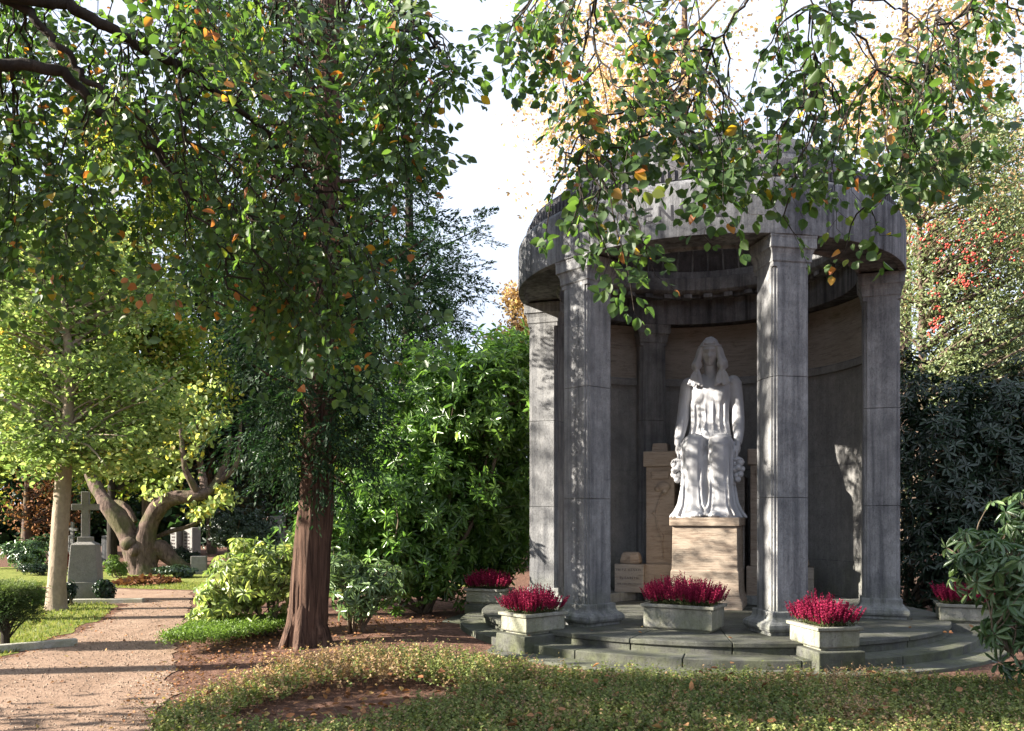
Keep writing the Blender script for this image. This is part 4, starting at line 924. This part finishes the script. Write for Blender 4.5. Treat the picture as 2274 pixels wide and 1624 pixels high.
# far wood behind everything
for i, (x, w, lab) in enumerate(((-300, 320, 'left'), (350, 380, 'middle'), (1000, 420, 'right'))):
    pass
n = 26000; X = (rnd(n)-.5)*90; Y_ = 44+rnd(n)*8; Z_ = rnd(n)*(6.5+2.2*np.sin(X*.35)+1.3*np.sin(X*.9))
leaves('far_wood', np.stack([X, Y_, Z_], 1), nrm(n, 3), nrm(n, 3)+[0, -.5, .5], .75, .5, T_LEAF, M['needle'], None, None, kind='stuff', label='far dark wood closing the view behind the cemetery', cat='wood')

# ------------------------------------------------------------------ the beeches whose boughs hang into the view
def beech(name, label, trunk, boughs, anchors, seed, leaf_L=.062):
    rg = np.random.default_rng(seed)
    b = np.array([trunk[0][0], trunk[0][1], 0.]); root = empty(name, tuple(b), label=label, cat='tree')
    tb_ = MB(); tb_.tube([np.array(t_[:3])-b for t_ in trunk], [t_[3] for t_ in trunk], 20, wob=.06)
    tb_.build('trunk', M['bark_grey'], root, smooth=60)
    mb = MB(); BP = []; 
    for pts, r0, r1 in boughs:
        pts = np.array(pts, float); Q = []
        for i in range(len(pts)-1):
            for k in range(5): Q.append(pts[i]+(pts[i+1]-pts[i])*k/5)
        Q.append(pts[-1]); Q = np.array(Q)
        for _ in range(2): Q[1:-1] = (Q[:-2]+2*Q[1:-1]+Q[2:])/4
        Q[1:-1] += rg.normal(size=Q[1:-1].shape)*.012
        mb.tube(list(Q-b), np.linspace(r0, r1, len(Q)), 8, cap=True, wob=.1); BP.append(Q)
    BPall = np.concatenate(BP)
    tw = MB(); P = []; A = []; N = []; RR = []
    def un(v): return v/max(1e-9, np.linalg.norm(v))
    def spray(s0, d0, length, plane):
        d = un(d0); p = s0.copy(); pts = [p.copy()]; nst = max(3, int(length/.055)); side = 1
        tone = rg.random()
        for i in range(nst):
            d = un(d+np.array([0, 0, -.10])+rg.normal(size=3)*.09); p = p+d*.055; pts.append(p.copy())
            side = -side; fr = i/nst
            if i > 0 and rg.random() < .82:
                S = un(np.cross(plane, d)); L2 = (.10+.24*rg.random())*(1-.55*fr); d2 = un(d*.75+S*side*.85+rg.normal(size=3)*.12); q = p.copy(); tp = [q.copy()]; s2 = 1
                for k in range(max(2, int(L2/.043))):
                    d2 = un(d2+np.array([0, 0, -.06])+rg.normal(size=3)*.07); q = q+d2*.043; tp.append(q.copy()); s2 = -s2
                    S2 = un(np.cross(plane, d2)); ax = un(d2*.75+S2*s2*.8+rg.normal(size=3)*.22+np.array([0, 0, -.12]))
                    P.append(q+ax*.008); A.append(ax); N.append(plane+rg.normal(size=3)*.38); RR.append(tone)
                P.append(q); A.append(d2); N.append(plane+rg.normal(size=3)*.3); RR.append(tone)
                tw.tube([v-b for v in tp[::2]+([tp[-1]] if len(tp) % 2 == 0 else [])], .0013, 3, cap=False)
            else:
                S = un(np.cross(plane, d)); ax = un(d*.7+S*side*.8+rg.normal(size=3)*.2); P.append(p.copy()); A.append(ax); N.append(plane+rg.normal(size=3)*.38); RR.append(tone)
        tw.tube([v-b for v in pts[::2]], np.linspace(.0042, .0016, len(pts[::2])), 4, cap=False)
    for (ax_, ln) in anchors:
        j = np.argmin(np.linalg.norm(BPall-ax_-np.array([0, 0, .25]), axis=1)); s0 = BPall[j]; L = np.linalg.norm(ax_-s0)
        pts = [s0+(ax_-s0)*t_+np.array([0, 0, 1])*.10*L*math.sin(math.pi*t_)+rg.normal(size=3)*.02*math.sin(math.pi*t_) for t_ in np.linspace(0, 1, 7)]
        tw.tube([v-b for v in pts], np.linspace(min(.012, .005+.004*L), .0045, 7), 5, cap=False)
        dirn = un(ax_-s0) if L > .05 else np.array([1., 0, 0])
        for q in range(1 if L < .35 else 2):
            plane = un(np.array([rg.normal()*.55, -.65+rg.normal()*.4, .75+rg.normal()*.4]))
            st = pts[-1] if q == 0 else pts[4]
            spray(np.array(st), dirn*.55+rg.normal(size=3)*.45+np.array([.15, 0, -.6]), ln*(.7+.5*rg.random()), plane)
    mb.build('bough', M['bark_dark'], root, smooth=60); tw.build('twigs', M['bark_dark'], root, smooth=0)
    n = len(P); L = leaf_L*(.5+.85*rg.random(n)); t_ = np.array(RR)
    r = np.clip(.35*t_+.62*rg.random(n), 0, .90); dead = rg.random(n) < .03+.14*(np.array(RR) > .93); r[dead] = .93+.07*rg.random(dead.sum())
    leaves('leaves', np.array(P)-b, np.array(A), np.array(N), L, L*.78, T_OVATE, M['beech'], root, r)
    print(name, 'leaves', n)
rg = np.random.default_rng(5)
def inpoly(x, y, poly):
    c = False; n = len(poly)
    for i in range(n):
        x1, y1 = poly[i]; x2, y2 = poly[i-1]
        if (y1 > y) != (y2 > y) and x < (x2-x1)*(y-y1)/(y2-y1)+x1: c = not c
    return c
def anchors_in(poly, n, d0, d1, l0, l1, keep=None):
    out = []; xs = [p[0] for p in poly]; ys = [p[1] for p in poly]
    while len(out) < n:
        x = min(xs)+(max(xs)-min(xs))*rg.random(); y = min(ys)+(max(ys)-min(ys))*rg.random()
        if inpoly(x, y, poly): out.append((at(x, y, d0+(d1-d0)*rg.random()), l0+(l1-l0)*rg.random()))
    return out
bo = [([at(-700, -40, 4.2), at(-350, 60, 4.5), at(-100, 130, 4.8), at(0, 140, 5.0), at(130, 152, 5.1), at(190, 215, 5.2), at(250, 270, 5.3), at(320, 310, 5.4), at(375, 365, 5.5), at(420, 430, 5.6), at(470, 500, 5.7), at(500, 560, 5.8), at(505, 640, 5.8)], .05, .006),
      ([at(-700, -300, 4.2), at(-300, -120, 4.6), at(100, 0, 5.0), at(150, 12, 5.1), at(240, 60, 5.2), at(320, 110, 5.3), at(400, 142, 5.4), at(480, 200, 5.6), at(560, 270, 5.8), at(640, 345, 6.0), at(720, 450, 6.1), at(760, 560, 6.2)], .048, .006),
      ([at(-700, -350, 4.6), at(-200, -150, 4.8), at(25, 0, 5.0), at(90, 50, 5.0), at(130, 110, 5.0), at(190, 170, 5.1), at(260, 222, 5.1), at(340, 292, 5.2), at(385, 375, 5.3), at(430, 480, 5.4)], .034, .005),
      ([at(385, 130, 5.35), at(400, 190, 5.3), at(408, 300, 5.3), at(380, 370, 5.3)], .012, .004),
      ([at(-700, -500, 4.8), at(200, -260, 5.2), at(500, -120, 5.6), at(800, -40, 5.8), at(950, 60, 5.9), at(1010, 180, 6.0)], .045, .006),
      ([at(-700, -100, 5.4), at(-300, 200, 5.8), at(-50, 280, 6.2), at(80, 340, 6.5), at(170, 470, 6.7)], .03, .005)]
anc = anchors_in([(-60, -120), (900, -120), (960, 60), (900, 260), (760, 330), (600, 300), (450, 330), (300, 480), (-60, 480)], 118, 4.9, 6.9, .5, .95)
anc += anchors_in([(350, 300), (700, 330), (860, 420), (840, 600), (700, 650), (560, 640), (400, 560)], 42, 5.4, 6.8, .5, .9)
anc += anchors_in([(820, -60), (960, -60), (1000, 120), (960, 200), (910, 440), (850, 400)], 20, 5.2, 6.2, .3, .6)
anc += anchors_in([(640, 640), (740, 600), (760, 760), (640, 800)], 7, 5.6, 6.4, .35, .6)
beech('beech_tree', 'beech whose dark boughs and green leaves hang across the upper left', [(-4.4, 3.0, -.2, .42), (-4.4, 3.0, .3, .34), (-4.3, 3.1, 2.5, .30), (-4.2, 3.2, 5, .26), (-3.9, 3.4, 8, .16)],
      [([np.array([-4.3, 3.1, 3.4]), np.array([-4.2, 3.4, 3.75]), b_[0][1]]+b_[0][2:], b_[1], b_[2]) for b_ in bo[:1]]+
      [([np.array([-4.25, 3.2, 4.0+.25*i]), np.array([-3.9, 3.8, 4.3+.25*i])]+b_[0][2:], b_[1], b_[2]) for i, b_ in enumerate(bo[1:3])]+[bo[3]]+
      [([np.array([-4.2, 3.2, 4.6]), np.array([-3.4, 4.0, 5.2])]+bo[4][0][1:], .05, .006), ([np.array([-4.3, 3.1, 3.0]), np.array([-4.3, 3.9, 3.6])]+bo[5][0][1:], .035, .005)], anc, 21)
bo2 = [([at(1900, -700, 3.0), at(1750, -300, 4.3), at(1690, -60, 4.8), at(1650, 20, 4.9), at(1580, 110, 5.0), at(1500, 200, 5.0), at(1440, 300, 5.1)], .03, .004),
       ([at(1900, -700, 3.0), at(1500, -350, 4.2), at(1320, -120, 4.6), at(1330, 0, 4.7), at(1290, 90, 4.7), at(1280, 200, 4.8), at(1290, 300, 4.8)], .025, .004),
       ([at(1900, -700, 3.0), at(1900, -250, 4.3), at(1880, -40, 4.6), at(1900, 80, 4.7), at(1960, 170, 4.8), at(2010, 280, 4.8), at(2000, 380, 4.9)], .028, .004),
       ([at(2300, -700, 3.0), at(2250, -200, 4.3), at(2180, -20, 4.6), at(2100, 60, 4.8), at(2060, 160, 5.0), at(2110, 300, 5.0)], .025, .004),
       ([at(1900, -700, 3.0), at(1800, -250, 4.3), at(1790, -20, 4.9), at(1810, 150, 5.0), at(1815, 260, 5.0)], .02, .004)]
anc2 = anchors_in([(1230, -60), (2290, -60), (2270, 60), (1980, 260), (1640, 250), (1330, 330), (1260, 200)], 44, 4.4, 5.6, .35, .75)
anc2 += anchors_in([(1290, 260), (1640, 240), (1960, 240), (1900, 330), (1550, 370), (1310, 370)], 26, 4.6, 5.5, .3, .55)
anc2 += anchors_in([(1950, 200), (2200, 150), (2120, 330), (2000, 360)], 10, 4.6, 5.3, .3, .5)
anc2 += anchors_in([(1120, -40), (1250, -40), (1240, 80), (1130, 60)], 5, 4.6, 5.3, .25, .45)
anc2 += [(at(1360, 470, 4.7), .5), (at(1290, 440, 4.7), .4), (at(1420, 500, 4.8), .35), (at(1330, 520, 4.7), .4), (at(1740, 480, 4.9), .25), (at(1890, 500, 4.9), .3), (at(1600, 420, 4.9), .35), (at(1230, 420, 4.8), .3)]
beech('beech_tree', 'beech whose leafy twigs hang down in front of the rotunda roof', [(3.4, -1.6, -.2, .40), (3.4, -1.6, .4, .32), (3.3, -1.4, 3, .27), (3.1, -1.0, 6, .2), (3.0, -.6, 8, .1)],
      [([np.array([3.2, -1.2, 4.6]), np.array([3.0, .6, 5.3])]+b_[0][1:], b_[1]*.45, b_[2]*.7) for b_ in bo2], anc2, 33, .065)

# ------------------------------------------------------------------ foreground ground cover
hedge = [(-2.35, 4.2), (-2.45, 5.7), (-2.72, 6.6), (-2.72, 7.1), (-2.68, 7.7), (-2.3, 8.6), (-1.5, 9.5), (-.7, 9.2), (.27, 8.55), (1.55, 8.35), (3.6, 8.3), (5.2, 8.0), (6.4, 7.6), (6.6, 4.2)]
hole = [(-2.2, 6.25), (-1.4, 6.35), (-.85, 6.9), (-.35, 7.5), (-.55, 8.0), (-1.2, 8.25), (-1.85, 7.95), (-2.25, 7.3)]
def npin(X, Y_, poly):
    c = np.zeros(len(X), bool); n = len(poly)
    for i in range(n):
        x1, y1 = poly[i]; x2, y2 = poly[i-1]
        k = ((y1 > Y_) != (y2 > Y_)) & (X < (x2-x1)*(Y_-y1)/(y2-y1+1e-12)+x1); c ^= k
    return c
def pnoise(X, Y_, s_, o=0): return np.array([mnoise.noise(Vector((x*s_, y*s_, o))) for x, y in zip(X, Y_)])
n = 34000; X = -2.8+rnd(n)*9.5; Y_ = 4.3+rnd(n)*5.3
k = npin(X, Y_, hedge) & ~npin(X, Y_, hole); X, Y_ = X[k], Y_[k]
ht = .20+.05*pnoise(X, Y_, 1.1)+.09*pnoise(X, Y_, 3.6, 5)+.05*pnoise(X, Y_, 9, 4)+.022*nrm(len(X)); ht += .10*np.clip((Y_-7.6)*1.5, 0, 1)*np.clip((.6-X)*1.2, 0, 1); ht = np.clip(ht, .05, .40); pt = pnoise(X, Y_, .9, 9)+.5*pnoise(X, Y_, 3, 2)
dead_zone = np.exp(-(((X+1.9)/.9)**2+((Y_-8.6)/.75)**2))
per = 15; m = len(X)*per; tilt = nrm(len(X), 2)*.45
ax = unit(np.stack([tilt[:, 0], tilt[:, 1], np.ones(len(X))], 1)); tt = np.linspace(.42, 1, per)[None]+.05*nrm(len(X), per)
P = (np.stack([X, Y_, np.zeros(len(X))], 1)[:, None]+ax[:, None]*(ht[:, None]*tt)[..., None]).reshape(m, 3)
bz = rnd(m)*6.283; tx = np.repeat(ax, per, 0); LA = unit(tx*.35+np.stack([np.cos(bz), np.sin(bz), .1+0*bz], 1))
r = np.clip(np.repeat(.12+.45*rnd(len(X))+.22*pt, per)+.16*rnd(m)-.04, 0, .7)
bs = rnd(len(X)) < np.clip(.10+1.0*np.clip(pt-.02, 0, 1)+1.0*dead_zone, 0, .93)
br = np.repeat(bs, per) | (rnd(m) < .05); r[br] = .76+.24*rnd(br.sum()); kp = ~np.repeat(bs, per) | (rnd(m) < .6)
LL = (.036*(.6+.8*rnd(m))*np.tile(np.linspace(1.1, .65, per), len(X)))[kp]
leaves('ground_cover', P[kp], LA[kp], (tx+nrm(m, 3)*.5)[kp], LL, LL*.6, T_DIAM, M['boxleaf'], None, r[kp], kind='stuff', label='low green and brown box ground cover filling the foreground', cat='ground cover')
# bare stems of the ground cover
q = RNG.choice(len(X), 6500, replace=False, p=(.25+bs)/(.25+bs).sum()); mb = MB()
for i in q: 
    h_ = ht[i]; mb.tube([(X[i], Y_[i], 0), (X[i]+tilt[i, 0]*h_*.6, Y_[i]+tilt[i, 1]*h_*.6, h_*.6), (X[i]+tilt[i, 0]*h_, Y_[i]+tilt[i, 1]*h_, h_)], .0016, 3, cap=False)
mb.build('ground_cover_stems', M['twig'], smooth=0, kind='stuff', label='thin brown twigs standing among the low box ground cover', cat='twigs')
# fallen leaves
def litter(name, label, poly, n, z0, z1, L, mat='deadleaf'):
    xs = [p[0] for p in poly]; ys = [p[1] for p in poly]; X = min(xs)+(max(xs)-min(xs))*rnd(n); Y_ = min(ys)+(max(ys)-min(ys))*rnd(n); k = npin(X, Y_, poly); X, Y_ = X[k], Y_[k]; n = len(X)
    leaves(name, np.stack([X, Y_, z0+(z1-z0)*rnd(n)], 1), nrm(n, 3)*[1, 1, .25], nrm(n, 3)*.5+[0, 0, 1], L*(.6+.7*rnd(n)), L*.7, T_OVATE, M[mat], None, None, kind='stuff', label=label, cat='leaves')
litter('fallen_leaves', 'brown beech leaves caught on top of the foreground ground cover', hedge, 420, .17, .25, .07)
litter('fallen_leaves', 'brown leaves lying on the bare patch in the ground cover', hole, 190, .01, .05, .075)
litter('fallen_leaves', 'dry leaves scattered under the conifer and the laurel', [(-3.6, 9.2), (-1.2, 9.8), (-.9, 13.5), (-4.5, 13.5), (-4.2, 10.9)], 1700, .02, .10, .045)
litter('fallen_leaves', 'yellow leaves scattered over the gravel path and the lawn', [(-3.2, 6), (-3.9, 9.8), (-5.2, 13), (-6.8, 18.5), (-16, 24), (-9, 12), (-6.2, 6)], 1300, .018, .03, .045)
litter('fallen_leaves', 'few dry leaves lying on the rotunda steps', [(CX-3.2, CY-3), (CX+3.2, CY-3), (CX+3.2, CY-.5), (CX-3.2, CY-.5)], 40, PZ+.01, PZ+.02, .05)
T_STONE = ([(0, 0, 0), (1, 0, 0), (.5, .5, 0), (.5, -.5, 0), (.5, 0, .3), (.5, 0, -.3)], [(0, 2, 4), (2, 1, 4), (1, 3, 4), (3, 0, 4), (2, 0, 5), (1, 2, 5), (3, 1, 5), (0, 3, 5)])
n = 26000; X = -7.5+rnd(n)*5.5; Y_ = 6+rnd(n)**1.4*11; k = npin(X, Y_, path); X, Y_ = X[k], Y_[k]; n = len(X)
M['pebble'] = leaf_mat('path_pebble', [(0, (.16, .11, .08)), (.6, (.27, .20, .15)), (1, (.40, .33, .26))], 0, .9, .2)
leaves('gravel', np.stack([X, Y_, np.full(n, .008)], 1), unit(nrm(n, 3)*[1, 1, .15]), nrm(n, 3)*.3+[0, 0, 1], .011*(.5+rnd(n)**2*1.8), .010*(.5+rnd(n)), T_STONE, M['pebble'], None, None, kind='stuff', label='loose stones lying on the gravel path', cat='gravel')
litter('fallen_leaves', 'brown leaf bits lying on the reddish soil between path and bed', [(-3.3, 6.6), (-2.7, 7.0), (-2.5, 8.6), (-1.6, 9.7), (-2.0, 10.5), (-3.6, 10.3), (-4.0, 9.8)], 1500, .0, .02, .035)
litter('fallen_leaves', 'leaf and bark crumbs along the right edge of the gravel path', [(-2.7, 6.0), (-3.05, 7.6), (-3.75, 9.5), (-4.3, 10.9), (-4.0, 10.9), (-3.3, 9.3), (-2.7, 7.6), (-2.5, 6.0)], 1200, .004, .015, .028)
litter('fallen_leaves', 'leaf crumbs along the lawn edge of the gravel path', [(-5.8, 9.2), (-5.75, 10.4), (-6.0, 11.8), (-6.3, 13.6), (-7.0, 15.6), (-7.35, 15.8), (-6.7, 13.6), (-6.4, 11.8), (-6.2, 10.4), (-6.4, 9.2)], 900, .006, .02, .03)
# bright box edging by the path
eb = [(-4.25, 10.25), (-3.55, 10.3), (-2.9, 12.0), (-3.3, 12.6), (-4.35, 11.6)]
n = 9000; X = -4.4+rnd(n)*1.6; Y_ = 10.2+rnd(n)*2.5; k = npin(X, Y_, eb); X, Y_ = X[k], Y_[k]; m = len(X)*5
P = np.repeat(np.stack([X, Y_, .10+.10*rnd(len(X))], 1), 5, 0)+nrm(m, 3)*.02+[0, 0, .05]
leaves('box_edging', P, unit(nrm(m, 3)+[0, 0, .6]), nrm(m, 3)+[0, 0, .8], .03, .016, T_DIAM, M['boxbright'], None, None, kind='stuff', label='bright green low box patch where the gravel path meets the bed', cat='ground cover')
# grass
n = 60000; X = -16+rnd(n)*11; Y_ = 9+rnd(n)*12; k = npin(X, Y_, lawn) | npin(X, Y_, [(-6.8, 18.9), (-10, 19.7), (-18, 20.8), (-24, 27), (-4, 27), (-1, 20), (-4.5, 16.5)]); X, Y_ = X[k], Y_[k]; n = len(X)
leaves('grass', np.stack([X, Y_, np.full(n, .005)], 1), unit(nrm(n, 3)*.5+[0, 0, .9]), nrm(n, 3), .05, .012, T_BLADE, M['grass'], None, None, kind='stuff', label='short yellow green grass on the lawn left of the path', cat='grass')

# trees standing outside the left edge, whose trunks and crowns throw the stripes of shade
def side(label, x, y, h, w, rr, nc=90, lo=.3, per=26, zb=5.2):
    tree('broadleaf_tree', label, 'tree', [(x, y, -.1, rr*1.3), (x, y, .4, rr), (x+.1, y, h*.5, rr*.75), (x, y, h, .04)], [(x, y, zb+1.6, w, w, 1.6), (x+.3, y, (h+zb)*.55, w*.9, w*.9, (h-zb)*.3), (x, y, h-1.2, w*.6, w*.6, 1.6)], nc, per, .5, .15, .7, 'backdrop', 'bark_grey', nl=50, lo=lo, zmin=3.0, group='trees beyond the left picture edge')
side('broad tree standing just beyond the left picture edge beside the path', -11.5, 8.3, 11, 2.4, .22, nc=60)
side('tall tree beyond the left picture edge, further along the lawn', -15.5, 12.6, 12, 2.6, .25)

side('unseen leafy tree added beyond the left picture edge to shade the foreground bed', -8.8, 5.6, 7.5, 1.5, .16, nc=170, per=34, zb=2.2)  # unseen tree with a low crown, added to shade the foreground ground cover
scene.cycles.max_bounces = 6; scene.cycles.diffuse_bounces = 3; scene.cycles.transmission_bounces = 3; scene.cycles.transparent_max_bounces = 4
